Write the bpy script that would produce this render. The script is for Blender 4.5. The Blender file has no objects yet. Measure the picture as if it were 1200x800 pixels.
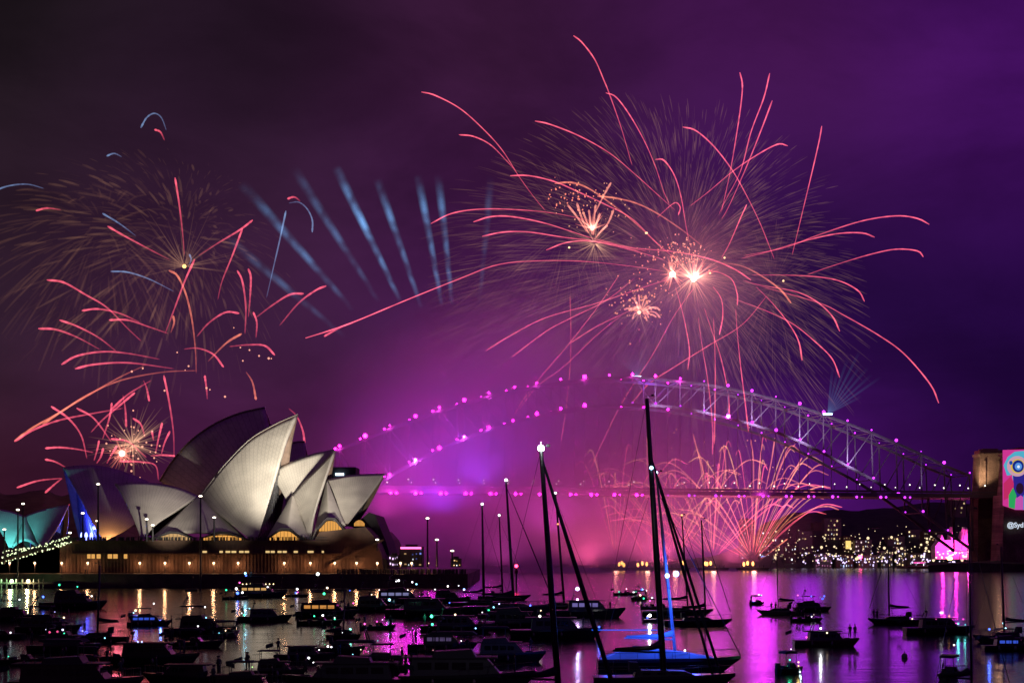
import bpy, bmesh, math, random
from mathutils import Vector, Matrix, noise as mnoise
R = math.radians
SC = bpy.context.scene
COL = SC.collection

# ------------------------------------------------------------------ camera
F = 1800.0      # focal length in pixels of a 1200 px wide frame
HOR = 651.0     # pixel row of the horizon
CH = 11.6       # camera height above the water
cam_d = bpy.data.cameras.new('camera'); cam = bpy.data.objects.new('camera', cam_d); COL.objects.link(cam)
cam.location = (0, 0, CH); cam.rotation_euler = (R(90), 0, 0)
cam_d.sensor_width = 36; cam_d.lens = 36 * F / 1200
cam_d.shift_y = (HOR - 400) / 1200
cam_d.clip_start = 1; cam_d.clip_end = 30000
SC.camera = cam

def lin(c):
    return tuple(((v / 255) / 12.92 if v / 255 <= 0.04045 else ((v / 255 + 0.055) / 1.055) ** 2.4) for v in c)

# ------------------------------------------------------------------ world: night sky, city glow on low cloud
W = bpy.data.worlds.new('World'); SC.world = W; W.use_nodes = True
nt = W.node_tree; nt.nodes.clear()
def N(t, **k):
    n = nt.nodes.new(t)
    for a, v in k.items(): setattr(n, a, v)
    return n
def L(a, b): nt.links.new(a, b)
def M_(op, a, b=None, c=None):
    n = N('ShaderNodeMath', operation=op)
    for i, v in enumerate((a, b, c)):
        if v is None: continue
        if isinstance(v, (int, float)): n.inputs[i].default_value = v
        else: L(v, n.inputs[i])
    return n.outputs[0]
tc = N('ShaderNodeTexCoord'); sx = N('ShaderNodeSeparateXYZ'); L(tc.outputs['Generated'], sx.inputs[0])
az = M_('ARCTAN2', sx.outputs[0], sx.outputs[1])
el = M_('ARCSINE', sx.outputs[2])
nz = N('ShaderNodeTexNoise'); nz.inputs['Scale'].default_value = 2.3; nz.inputs['Detail'].default_value = 4
mp = N('ShaderNodeMapping'); mp.inputs['Scale'].default_value = (1, 1, 2.2); L(tc.outputs['Generated'], mp.inputs[0]); L(mp.outputs[0], nz.inputs['Vector'])
wob = M_('MULTIPLY', M_('SUBTRACT', nz.outputs['Fac'], 0.5), 0.22)
azf = M_('ADD', M_('MULTIPLY_ADD', az, 1.0 / 0.70, 0.5), wob)
def ramp(stops, fac):
    r = N('ShaderNodeValToRGB'); r.color_ramp.interpolation = 'EASE'
    e = r.color_ramp.elements
    while len(e) < len(stops): e.new(0.5)
    for i, (p, c) in enumerate(stops):
        e[i].position = p; e[i].color = (*lin(c), 1)
    L(fac, r.inputs[0]); return r.outputs[0]
top = ramp([(0, (30, 22, 28)), (.25, (38, 22, 38)), (.5, (58, 25, 58)), (.75, (68, 22, 80)), (1, (74, 19, 104))], azf)
mid = ramp([(0, (48, 30, 44)), (.25, (60, 30, 60)), (.5, (72, 26, 80)), (.75, (46, 15, 76)), (1, (36, 8, 64))], azf)
bot = ramp([(0, (58, 20, 38)), (.25, (88, 28, 80)), (.45, (104, 30, 96)), (.7, (88, 20, 120)), (1, (38, 8, 66))], azf)
def mixc(f, a, b):
    m = N('ShaderNodeMix', data_type='RGBA'); L(f, m.inputs[0]); L(a, m.inputs[6]); L(b, m.inputs[7]); return m.outputs[2]
def mapr(v, a, b):
    m = N('ShaderNodeMapRange'); m.interpolation_type = 'SMOOTHSTEP'
    L(v, m.inputs[0]); m.inputs[1].default_value = a; m.inputs[2].default_value = b; return m.outputs[0]
elw = M_('ADD', el, M_('MULTIPLY', wob, 0.25))
skyc = mixc(mapr(elw, 0.14, 0.34), mixc(mapr(elw, 0.0, 0.16), bot, mid), top)
nz2 = N('ShaderNodeTexNoise'); nz2.inputs['Scale'].default_value = 5.5; nz2.inputs['Detail'].default_value = 7; nz2.inputs['Roughness'].default_value = .55; nz2.inputs['Distortion'].default_value = .3; L(mp.outputs[0], nz2.inputs['Vector'])
cloud = M_('MULTIPLY_ADD', mapr(nz2.outputs['Fac'], .3, .72), 0.50, 0.62)
bgc = N('ShaderNodeBackground'); L(skyc, bgc.inputs[0]); L(cloud, bgc.inputs[1])
sk = N('ShaderNodeTexSky', sky_type='NISHITA'); sk.sun_disc = False; sk.sun_elevation = R(-9); sk.sun_rotation = R(300)
bgn = N('ShaderNodeBackground'); L(sk.outputs[0], bgn.inputs[0]); bgn.inputs[1].default_value = 0.05
ad = N('ShaderNodeAddShader'); L(bgc.outputs[0], ad.inputs[0]); L(bgn.outputs[0], ad.inputs[1])
wo = N('ShaderNodeOutputWorld'); L(ad.outputs[0], wo.inputs[0])

SC.view_settings.view_transform = 'Standard'; SC.view_settings.look = 'None'
SC.view_settings.exposure = 0; SC.view_settings.gamma = 1; SC.view_settings.use_curve_mapping = False
SC.render.engine = 'CYCLES'
cy = SC.cycles
cy.use_denoising = True
try: cy.denoiser = 'OPENIMAGEDENOISE'
except Exception: pass
cy.max_bounces = 6; cy.glossy_bounces = 3; cy.diffuse_bounces = 2; cy.transmission_bounces = 3
cy.transparent_max_bounces = 40; cy.volume_bounces = 0
cy.sample_clamp_indirect = 3.0; cy.sample_clamp_direct = 0
cy.volume_step_rate = 4.0; cy.volume_max_steps = 96
cy.caustics_reflective = False; cy.caustics_refractive = False

# ------------------------------------------------------------------ helpers
def at(px, py, Y): return Vector(((px - 600) / F * Y, Y, CH + (HOR - py) / F * Y))
def wl(py): return F * CH / (py - HOR)          # distance of the water seen at row py

def mat(name, col, rough=0.6, metal=0.0, noise=0.0, nscale=3.0, spec=0.5, bump=0.0):
    m = bpy.data.materials.new(name); m.use_nodes = True
    t = m.node_tree; b = t.nodes['Principled BSDF']
    b.inputs['Base Color'].default_value = (*col, 1); b.inputs['Roughness'].default_value = rough
    b.inputs['Metallic'].default_value = metal; b.inputs['Specular IOR Level'].default_value = spec
    if noise > 0:
        c = t.nodes.new('ShaderNodeTexCoord'); n = t.nodes.new('ShaderNodeTexNoise')
        n.inputs['Scale'].default_value = nscale; n.inputs['Detail'].default_value = 6
        t.links.new(c.outputs['Object'], n.inputs['Vector'])
        r = t.nodes.new('ShaderNodeValToRGB')
        r.color_ramp.elements[0].position = 0.3; r.color_ramp.elements[1].position = 0.7
        r.color_ramp.elements[0].color = (*[max(0, v * (1 - noise)) for v in col], 1)
        r.color_ramp.elements[1].color = (*[min(1, v * (1 + noise)) for v in col], 1)
        t.links.new(n.outputs['Fac'], r.inputs[0]); t.links.new(r.outputs[0], b.inputs['Base Color'])
        if bump:
            bp = t.nodes.new('ShaderNodeBump'); bp.inputs['Strength'].default_value = bump
            t.links.new(n.outputs['Fac'], bp.inputs['Height']); t.links.new(bp.outputs[0], b.inputs['Normal'])
    return m
_em = {}
def em(rgb, s, sample=False):
    k = (tuple(round(v, 3) for v in rgb), s, sample)
    if k in _em: return _em[k]
    m = bpy.data.materials.new('glow'); m.use_nodes = True; t = m.node_tree; t.nodes.clear()
    e = t.nodes.new('ShaderNodeEmission'); e.inputs[0].default_value = (*rgb, 1); e.inputs[1].default_value = s
    o = t.nodes.new('ShaderNodeOutputMaterial'); t.links.new(e.outputs[0], o.inputs[0])
    m.cycles.emission_sampling = 'FRONT' if sample else 'NONE'
    _em[k] = m; return m

class MB:
    """collects shapes, then links them as one mesh object"""
    def __init__(s): s.v = []; s.f = []; s.m = []; s.uv = None; s.g = []
    def face(s, idx, mi=0): s.f.append(tuple(idx)); s.m.append(mi)
    def box(s, c, d, mi=0, rz=0, taper=1.0):
        cx, cy_, cz = c; dx, dy, dz = [v / 2 for v in d]; n = len(s.v); ca, sa = math.cos(rz), math.sin(rz)
        for z, k in ((-dz, 1), (dz, taper)):
            for x, y in ((-dx, -dy), (dx, -dy), (dx, dy), (-dx, dy)):
                x *= k; y *= k
                s.v.append((cx + x * ca - y * sa, cy_ + x * sa + y * ca, cz + z))
        for q in ((0, 3, 2, 1), (4, 5, 6, 7), (0, 1, 5, 4), (1, 2, 6, 5), (2, 3, 7, 6), (3, 0, 4, 7)): s.face([n + i for i in q], mi)
        return s
    def tube(s, pts, r, seg=6, mi=0, glow=None, caps=True):
        pts = [Vector(p) for p in pts]; n0 = len(s.v); k = len(pts)
        rr = r if hasattr(r, '__len__') else [r] * k
        up = None
        for i, p in enumerate(pts):
            t = (pts[min(i + 1, k - 1)] - pts[max(i - 1, 0)])
            if t.length < 1e-9: t = Vector((0, 0, 1))
            t.normalize()
            if up is None: up = t.orthogonal().normalized()
            else:
                up = (up - t * up.dot(t))
                up = up.normalized() if up.length > 1e-6 else t.orthogonal().normalized()
            w = t.cross(up)
            for j in range(seg):
                a = 2 * math.pi * j / seg
                s.v.append(tuple(p + (up * math.cos(a) + w * math.sin(a)) * rr[i]))
                if glow is not None: s.g.append(glow[i])
        for i in range(k - 1):
            for j in range(seg):
                a, b = n0 + i * seg + j, n0 + i * seg + (j + 1) % seg
                s.face((a, b, b + seg, a + seg), mi)
        if caps:
            s.face([n0 + j for j in range(seg)][::-1], mi); s.face([n0 + (k - 1) * seg + j for j in range(seg)], mi)
        return s
    def ball(s, c, r, mi=0, seg=8, rings=5, sc=(1, 1, 1)):
        n0 = len(s.v)
        s.v.append((c[0], c[1], c[2] - r * sc[2]))
        for i in range(1, rings):
            ph = math.pi * i / rings
            for j in range(seg):
                a = 2 * math.pi * j / seg
                s.v.append((c[0] + r * sc[0] * math.sin(ph) * math.cos(a), c[1] + r * sc[1] * math.sin(ph) * math.sin(a), c[2] - r * sc[2] * math.cos(ph)))
        s.v.append((c[0], c[1], c[2] + r * sc[2])); e = len(s.v) - 1
        for j in range(seg):
            s.face((n0, n0 + 1 + (j + 1) % seg, n0 + 1 + j), mi)
            for i in range(rings - 2):
                a = n0 + 1 + i * seg + j; b = n0 + 1 + i * seg + (j + 1) % seg
                s.face((a, b, b + seg, a + seg), mi)
            q = n0 + 1 + (rings - 2) * seg
            s.face((q + j, q + (j + 1) % seg, e), mi)
        return s
    def prism(s, poly, y0, y1, mi=0):
        """polygon of (x,z) points extruded along y"""
        n = len(s.v); k = len(poly)
        for y in (y0, y1):
            for x, z in poly: s.v.append((x, y, z))
        s.face([n + i for i in range(k)], mi); s.face([n + k + i for i in range(k)][::-1], mi)
        for i in range(k):
            j = (i + 1) % k; s.face((n + i, n + k + i, n + k + j, n + j), mi)
        return s
    def loft(s, secs, mi=0, close=False, cap=True):
        n = len(s.v); k = len(secs[0])
        for q in secs:
            for p in q: s.v.append(tuple(p))
        rng = k if close else k - 1
        for i in range(len(secs) - 1):
            for j in range(rng):
                a = n + i * k + j; b = n + i * k + (j + 1) % k
                s.face((a, b, b + k, a + k), mi)
        if cap:
            s.face([n + j for j in range(k)][::-1], mi); s.face([n + (len(secs) - 1) * k + j for j in range(k)], mi)
        return s
    def mesh(s, name, mats, smooth=False, recalc=True):
        me = bpy.data.meshes.new(name); me.from_pydata(s.v, [], s.f)
        for m in (mats if isinstance(mats, (list, tuple)) else [mats]): me.materials.append(m)
        for i, p in enumerate(me.polygons): p.material_index = s.m[i]; p.use_smooth = smooth
        if recalc:
            b = bmesh.new(); b.from_mesh(me); bmesh.ops.recalc_face_normals(b, faces=b.faces); b.to_mesh(me); b.free()
        if s.g and len(s.g) == len(me.vertices):
            a = me.attributes.new('glow', 'FLOAT', 'POINT')
            a.data.foreach_set('value', s.g)
        me.update(); return me
    def build(s, name, mats, parent=None, smooth=False, recalc=True, loc=None, **tags):
        o = bpy.data.objects.new(name, s.mesh(name, mats, smooth, recalc)); COL.objects.link(o)
        if parent is not None: o.parent = parent
        if loc is not None: o.location = loc
        for k, v in tags.items(): o[k] = v
        return o

def thing(name, label, cat, loc=(0, 0, 0), rz=0, group=None):
    o = bpy.data.objects.new(name, None); COL.objects.link(o)
    o.location = loc; o.rotation_euler = (0, 0, rz); o['label'] = label; o['category'] = cat
    if group: o['group'] = group
    return o
def tag(o, label, cat, group=None):
    o['label'] = label; o['category'] = cat
    if group: o['group'] = group
    return o
def link_mesh(name, me, parent=None, loc=(0, 0, 0), rot=None, scale=None):
    o = bpy.data.objects.new(name, me); COL.objects.link(o); o.parent = parent; o.location = loc
    if rot: o.rotation_euler = rot
    if scale: o.scale = scale
    return o
def lamp(kind, loc, energy, rgb, name='light_source', parent=None, radius=0.5, aim=None, size=None, blend=0.5):
    d = bpy.data.lights.new(name, kind); d.energy = energy; d.color = rgb; d.shadow_soft_size = radius
    if kind == 'SPOT': d.spot_size = size; d.spot_blend = blend
    o = bpy.data.objects.new(name, d); COL.objects.link(o); o.location = loc
    if aim is not None: o.rotation_euler = (Vector(aim) - Vector(loc)).to_track_quat('-Z', 'Y').to_euler()
    if parent is not None: o.parent = parent
    return o
def smoothline(pts, n):
    """Catmull-Rom through the points, n samples"""
    P = [Vector(p) for p in pts]
    if len(P) == 2: return [P[0].lerp(P[1], i / (n - 1)) for i in range(n)]
    P = [P[0] * 2 - P[1]] + P + [P[-1] * 2 - P[-2]]
    d = [0]
    for i in range(1, len(P) - 2): d.append(d[-1] + (P[i + 1] - P[i]).length)
    out = []
    for k in range(n):
        s = d[-1] * k / (n - 1); i = 0
        while i < len(d) - 2 and s > d[i + 1]: i += 1
        t = (s - d[i]) / max(1e-9, d[i + 1] - d[i])
        a, b, c, e = P[i], P[i + 1], P[i + 2], P[i + 3]
        out.append(0.5 * ((2 * b) + (c - a) * t + (2 * a - 5 * b + 4 * c - e) * t * t + (3 * b - a - 3 * c + e) * t ** 3))
    return out

rnd = random.Random(7)

# ------------------------------------------------------------------ water
def water_mat():
    m = bpy.data.materials.new('harbour_water'); m.use_nodes = True; t = m.node_tree; b = t.nodes['Principled BSDF']
    b.inputs['Base Color'].default_value = (0.004, 0.006, 0.010, 1)
    b.inputs['Roughness'].default_value = 0.16; b.inputs['IOR'].default_value = 1.34
    c = t.nodes.new('ShaderNodeTexCoord')
    hs = []
    for sc, (kx, ky), det in ((0.05, (0.35, 1.0), 3), (0.45, (0.5, 1.4), 3)):
        mp = t.nodes.new('ShaderNodeMapping'); mp.inputs['Scale'].default_value = (kx, ky, 1)
        t.links.new(c.outputs['Object'], mp.inputs[0])
        n = t.nodes.new('ShaderNodeTexNoise'); n.inputs['Scale'].default_value = sc; n.inputs['Detail'].default_value = det
        t.links.new(mp.outputs[0], n.inputs['Vector']); hs.append(n)
    b1 = t.nodes.new('ShaderNodeBump'); b1.inputs['Strength'].default_value = 0.55; b1.inputs['Distance'].default_value = 0.35
    t.links.new(hs[0].outputs['Fac'], b1.inputs['Height'])
    b2 = t.nodes.new('ShaderNodeBump'); b2.inputs['Strength'].default_value = 0.5; b2.inputs['Distance'].default_value = 0.07
    t.links.new(hs[1].outputs['Fac'], b2.inputs['Height']); t.links.new(b1.outputs[0], b2.inputs['Normal'])
    t.links.new(b2.outputs[0], b.inputs['Normal'])
    return m
wb = MB(); wb.v = [(-9000, -300, 0), (9000, -300, 0), (9000, 12000, 0), (-9000, 12000, 0)]; wb.face((0, 1, 2, 3))
o = wb.build('water', water_mat()); o['kind'] = 'structure'

# ------------------------------------------------------------------ materials
M_stone = mat('podium_granite', (0.10, 0.055, 0.036), 0.75, noise=0.4, nscale=0.25)
M_stone2 = mat('sea_wall_stone', (0.07, 0.05, 0.04), 0.8, noise=0.4, nscale=0.3)
M_steel = mat('bridge_steel', (0.075, 0.075, 0.08), 0.6, metal=0.0, noise=0.2, nscale=0.1)
def granite():
    m = mat('pylon_granite', (0.27, 0.20, 0.15), 0.85, noise=.35, nscale=.12); t = m.node_tree; b = t.nodes['Principled BSDF']
    src = b.inputs['Base Color'].links[0].from_socket; c = t.nodes.new('ShaderNodeTexCoord'); mp = t.nodes.new('ShaderNodeMapping'); mp.inputs['Rotation'].default_value = (R(90), 0, 0)
    br = t.nodes.new('ShaderNodeTexBrick'); br.inputs['Scale'].default_value = .5; br.inputs['Mortar Size'].default_value = .05; br.inputs['Color1'].default_value = (1, 1, 1, 1); br.inputs['Color2'].default_value = (.6, .6, .6, 1); br.inputs['Mortar'].default_value = (.2, .2, .2, 1)
    t.links.new(c.outputs['Object'], mp.inputs[0]); t.links.new(mp.outputs[0], br.inputs['Vector'])
    mx = t.nodes.new('ShaderNodeMix'); mx.data_type = 'RGBA'; mx.blend_type = 'MULTIPLY'; mx.inputs[0].default_value = 1
    t.links.new(src, mx.inputs[6]); t.links.new(br.outputs[0], mx.inputs[7]); t.links.new(mx.outputs[2], b.inputs['Base Color']); return m
M_gran = granite()
M_dark = mat('dark_concrete', (0.035, 0.032, 0.035), 0.8, noise=0.2, nscale=0.2)
M_bark = mat('dark_foliage', (0.04, 0.06, 0.03), 0.9, noise=0.4, nscale=0.1)
M_black = mat('black_paint', (0.015, 0.015, 0.017), 0.45)
M_pole = mat('pole_metal', (0.05, 0.05, 0.055), 0.4, metal=0.6)
M_glass = mat('dark_glass', (0.02, 0.02, 0.025), 0.12)

def shell_mat():
    m = bpy.data.materials.new('shell_tiles'); m.use_nodes = True; t = m.node_tree; b = t.nodes['Principled BSDF']
    b.inputs['Roughness'].default_value = 0.35; b.inputs['Specular IOR Level'].default_value = 0.4
    uv = t.nodes.new('ShaderNodeUVMap'); uv.uv_map = 'UVMap'
    sp = t.nodes.new('ShaderNodeSeparateXYZ'); t.links.new(uv.outputs[0], sp.inputs[0])
    def frac_line(src, k, w):
        a = t.nodes.new('ShaderNodeMath'); a.operation = 'MULTIPLY'; a.inputs[1].default_value = k; t.links.new(src, a.inputs[0])
        f = t.nodes.new('ShaderNodeMath'); f.operation = 'FRACT'; t.links.new(a.outputs[0], f.inputs[0])
        l = t.nodes.new('ShaderNodeMath'); l.operation = 'LESS_THAN'; l.inputs[1].default_value = w; t.links.new(f.outputs[0], l.inputs[0])
        return l.outputs[0]
    l1 = frac_line(sp.outputs[0], 22, 0.16)
    # chevron lid joints: v shifted by |frac(u)-.5|
    a = t.nodes.new('ShaderNodeMath'); a.operation = 'MULTIPLY'; a.inputs[1].default_value = 22; t.links.new(sp.outputs[0], a.inputs[0])
    f = t.nodes.new('ShaderNodeMath'); f.operation = 'PINGPONG'; f.inputs[1].default_value = 0.5; t.links.new(a.outputs[0], f.inputs[0])
    g = t.nodes.new('ShaderNodeMath'); g.operation = 'MULTIPLY_ADD'; g.inputs[1].default_value = 0.05; t.links.new(f.outputs[0], g.inputs[0]); t.links.new(sp.outputs[1], g.inputs[2])
    l2 = frac_line(g.outputs[0], 30, 0.14)
    mx = t.nodes.new('ShaderNodeMath'); mx.operation = 'MAXIMUM'; t.links.new(l1, mx.inputs[0]); t.links.new(l2, mx.inputs[1])
    n = t.nodes.new('ShaderNodeTexNoise'); n.inputs['Scale'].default_value = 0.12; n.inputs['Detail'].default_value = 5
    c = t.nodes.new('ShaderNodeTexCoord'); t.links.new(c.outputs['Object'], n.inputs['Vector'])
    mm = t.nodes.new('ShaderNodeMath'); mm.operation = 'MULTIPLY_ADD'; mm.inputs[1].default_value = 0.26; t.links.new(mx.outputs[0], mm.inputs[0]); t.links.new(n.outputs['Fac'], mm.inputs[2])
    r = t.nodes.new('ShaderNodeValToRGB'); e = r.color_ramp.elements
    e[0].position = 0.3; e[0].color = (0.74, 0.69, 0.60, 1); e[1].position = 1.1 if False else 1.0; e[1].color = (0.36, 0.33, 0.29, 1)
    t.links.new(mm.outputs[0], r.inputs[0]); t.links.new(r.outputs[0], b.inputs['Base Color'])
    return m
M_shell = shell_mat()
M_rib = mat('shell_concrete_ribs', (0.16, 0.11, 0.085), 0.8, noise=0.25, nscale=0.4)
M_rim = mat('shell_rim_tiles', (0.5, 0.47, 0.42), 0.5)

# ------------------------------------------------------------------ opera house
OH = thing('opera_house', 'large opera house with white tiled sail shells on a brown stone podium at the water', 'opera house', (0, 0, 0))
def patch(front, ridge, rear, Yc, hw, nu=28, nv=18, sgn=-1, shift=0.0, pw=1.5):
    """half shell: front = foot->tip, ridge = tip->rear end, rear = foot->rear end (pixels); ribs fan out from the foot"""
    fr = smoothline([Vector((p[0], p[1], 0)) for p in front], nv + 1)
    rd = smoothline([Vector((p[0], p[1], 0)) for p in ridge], nu + 1)
    rr = smoothline([Vector((p[0], p[1], 0)) for p in rear], nv + 1)
    Fo = fr[0]
    grid = []
    for j in range(nv + 1):
        v = j / nv; row = []
        for i in range(nu + 1):
            u = i / nu
            p = Fo.lerp(rd[i], v) + (1 - u) * (fr[j] - Fo.lerp(fr[-1], v)) + u * (rr[j] - Fo.lerp(rr[-1], v))
            Y = Yc - hw * (1 - v ** pw)
            q = at(p.x, p.y, Y)
            if sgn > 0: q = Vector((q.x + shift * (1 - v), 2 * Yc - q.y, q.z))
            row.append(q)
        grid.append(row)
    return grid
def shell_from(grid, name='shell', th=0.7, mats=None):
    nv, nu = len(grid) - 1, len(grid[0]) - 1
    vs, fs, uvs = [], [], []
    for j in range(nv + 1):
        for i in range(nu + 1):
            vs.append(tuple(grid[j][i])); uvs.append((i / nu, j / nv))
    for j in range(nv):
        for i in range(nu):
            a = j * (nu + 1) + i; fs.append((a, a + 1, a + nu + 2, a + nu + 1))
    me = bpy.data.meshes.new(name); me.from_pydata(vs, [], fs)
    ul = me.uv_layers.new(name='UVMap')
    for lp in me.loops: ul.data[lp.index].uv = uvs[lp.vertex_index]
    for p in me.polygons: p.use_smooth = True
    b = bmesh.new(); b.from_mesh(me); bmesh.ops.remove_doubles(b, verts=b.verts, dist=0.01); b.to_mesh(me); b.free()
    for m in (mats or [M_shell, M_rib, M_rim]): me.materials.append(m)
    o = bpy.data.objects.new(name, me); COL.objects.link(o); o.parent = OH
    return o
def orient_solid(o, toward, th):
    me = o.data
    c = sum((p.center for p in me.polygons), Vector()) / len(me.polygons)
    s = sum(p.normal.dot(Vector(toward)) * p.area for p in me.polygons)
    if s < 0:
        b = bmesh.new(); b.from_mesh(me); bmesh.ops.reverse_faces(b, faces=b.faces); b.to_mesh(me); b.free()
    md = o.modifiers.new('thick', 'SOLIDIFY'); md.thickness = th; md.offset = -1
    md.material_offset = 1; md.material_offset_rim = 2
def shell(front, ridge, rear, Yc, hw, far=True, farfront=None, shift=0.0, label=None, th=0.9, pw=1.5, glass=None, gcol=None, name='shell'):
    g = patch(front, ridge, rear, Yc, hw, pw=pw)
    o = shell_from(g, name); orient_solid(o, (0, -1, 0.4), th)
    if label: o['label'] = label
    if far:
        if farfront:
            g2 = patch(farfront, ridge, [farfront[0], rear[-1]], Yc, hw, pw=pw)
            g2 = [[Vector((0, 0, 0)) + at((q.x / q.y) * F + 600, HOR - (q.z - CH) / q.y * F, 2 * Yc - q.y) for q in row] for row in g2]
        else: g2 = patch(front, ridge, rear, Yc, hw, sgn=1, shift=shift, pw=pw)
        o2 = shell_from(g2, name); orient_solid(o2, (0, 1, 0.4), th)
        if glass is not None:
            # glazed wall hung across the mouth between the two front edges, set back along the ridge
            secs = []
            k = min(len(g), len(g2)); ins = glass
            for j in range(0, k):
                a = g[j][ins]; b = g2[j][ins]
                secs.append([a.lerp(b, q / 10) for q in range(11)])
            w = MB(); w.loft(secs, 0, cap=False)
            w.build('glass_wall', gcol or M_glass, OH, recalc=False)
            mul = MB()
            for q in range(1, 10):
                pts = [Vector(s_[q]) + (g[min(j, k - 1)][0] - g[min(j, k - 1)][ins]) * 0.06 for j, s_ in enumerate(secs)]
                mul.tube(pts, 0.12, 4)
            mul.build('mullion', M_pole, OH)
    return o
YN, YF = 612, 668
# far hall (dark shells behind)
shell([(122, 634), (108, 612), (97, 590), (84, 566), (74, 547)], [(74, 547), (92, 545), (115, 545), (142, 551), (172, 563), (190, 575)], [(122, 634), (160, 612), (190, 575)],
      YF, 24, farfront=[(94, 634), (85, 600), (78, 570), (72, 546)], label='dark unlit shell with a blue glazed mouth', glass=3, gcol=mat('blue_lit_glass', (0.25, 0.3, 0.5), 0.3))
shell([(345, 634), (330, 570), (322, 530), (310, 476)], [(310, 476), (280, 483), (250, 496), (222, 516), (200, 541), (186, 563)], [(345, 634), (270, 610), (186, 563)], YF, 22, label='tall dark unlit shell')
shell([(372, 634), (366, 590), (360, 550), (357, 516)], [(357, 516), (345, 517), (333, 523), (320, 540), (312, 560)], [(372, 634), (340, 600), (312, 560)], YF, 18, label='small dark unlit shell')
# near hall
shell([(166, 634), (158, 612), (147, 588), (135, 566)], [(135, 566), (160, 564.5), (188, 566.5), (212, 572), (233, 581)], [(166, 634), (183, 614), (207, 598), (233, 581)], YN, 20, glass=4)
shell([(300, 634), (312, 596), (325, 552), (336, 515), (349, 484)], [(349, 484), (322, 496), (292, 514), (263, 543), (247, 563), (233, 581)], [(296, 634), (272, 615), (250, 597), (233, 581)], YN, 22, glass=3, label='tallest white tiled shell, brightly floodlit')
shell([(364, 632), (368, 600), (379, 565), (392, 527)], [(392, 527), (375, 545), (358, 562), (343, 579), (334, 590)], [(362, 632), (356, 612), (347, 596), (334, 590)], YN, 18, glass=3)
shell([(406, 616), (416, 602), (431, 583), (451, 554.5)], [(451, 554.5), (430, 555), (408, 556.5), (384, 561)], [(404, 616), (399, 600), (392, 580), (384, 561)], YN, 16, glass=4)
# upper back of the third shell, rising from behind toward its tip
shell([(366, 628), (372, 596), (381, 560), (392, 526)], [(392, 526), (372, 530), (352, 536), (328, 546), (318, 556)], [(366, 628), (345, 600), (318, 556)], YN + 10, 17, far=False)
# side shells: triangles that fill between the sails' feet
def side(tri, name='side_shell', Yt=YN - 2, Yb=YN - 22, bulge=3.0):
    ap, l, r = tri
    nv, nu = 14, 20; vs = []
    grid = []
    for j in range(nv + 1):
        v = j / nv; row = []
        for i in range(nu + 1):
            u = i / nu
            bx = l[0] + (r[0] - l[0]) * u; by = l[1] + (r[1] - l[1]) * u - 9 * math.sin(math.pi * u)
            px = bx + (ap[0] - bx) * v; py = by + (ap[1] - by) * v
            Y = Yb + (Yt - Yb) * v ** 0.9 + 4 * abs(u - 0.5) * (1 - v) - bulge * math.sin(math.pi * v) * (1 - 2 * abs(u - .5))
            row.append(at(px, py, Y))
        grid.append(row)
    o = shell_from(grid, name); orient_solid(o, (0, -1, 0.3), 0.8)
side(((233, 580.5), (177, 630), (293, 634)))
side(((343, 578), (310, 634), (364, 632)), bulge=2)
side(((383, 561), (366, 630), (405, 615)), bulge=2)
# restaurant shells (teal lit) at the left
YR = 640
shell([(10, 641), (2, 625), (-10, 610), (-30, 594)], [(-30, 594), (-10, 595), (10, 598), (29, 604)], [(14, 641), (20, 625), (29, 604)], YR, 12, label='small restaurant shell lit teal', name='small_shell')
shell([(50, 641), (60, 628), (70, 612), (80, 591)], [(80, 591), (62, 594), (45, 598), (29, 604)], [(46, 641), (38, 622), (29, 604)], YR, 12, label='small restaurant shell lit teal, tip towards the hall', name='small_shell', glass=4)
side(((29.5, 604), (13, 641), (46, 641)), name='small_side_shell', Yt=YR - 1, Yb=YR - 13, bulge=1)
# stage tower behind right
sb = MB(); a = at(387, 547, YF); b = at(417, 600, YF); sb.box(((a.x + b.x) / 2, YF + 8, (a.z + b.z) / 2), (b.x - a.x, 16, a.z - b.z)); sb.build('stage_tower', M_dark, OH)
sb = MB(); c = at(398, 555.5, YF - 1); sb.box(c, (3.6, 0.4, 1.0)); sb.build('tower_sign', em((0.6, 0.8, 1), 4), OH)

# podium: stepped stone blocks, panel joints, strip windows, terrace parapet
def pz(py, Y): return CH + (HOR - py) / F * Y
YP = 586.0
PX = lambda px, Y=YP: (px - 600) / F * Y
pod = MB()
zt = pz(634, YP); zb = 5.0
pod.prism([(PX(70), zb), (PX(450), zb), (PX(447), pz(650, YP)), (PX(438), pz(628, YP)), (PX(428), pz(617, YP)), (PX(374), pz(623, YP)), (PX(368), zt), (PX(96), zt), (PX(84), zt - 0.3), (PX(70), zt - 2)], YP, YP + 130)
pod.build('podium', M_stone, OH)
pw_ = MB()   # panel joints as shallow fins
for i in range(92):
    x = PX(76 + i * 3.85)
    pw_.box((x, YP - 0.12, (zb + zt) / 2 - 0.6), (0.35, 0.24, zt - zb - 1.6))
pw_.build('wall_rib', M_stone, OH)
par = MB(); par.box(((PX(84) + PX(385)) / 2, YP - 0.5, zt + 0.15), (PX(385) - PX(84), 1.4, 0.55))
par.box(((PX(84) + PX(400)) / 2, YP - 1.2, pz(658, YP) + 3.2), (PX(400) - PX(84), 2.4, 0.5)); par.build('parapet', M_stone, OH)
rl = MB()
for i in range(150):
    x = PX(84 + i * 2.0); rl.box((x, YP - 0.9, zt + 0.95), (0.06, 0.06, 1.1))
rl.box(((PX(84) + PX(384)) / 2, YP - 0.9, zt + 1.5), (PX(384) - PX(84), 0.1, 0.1)); rl.build('railing', M_pole, OH)
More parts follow.
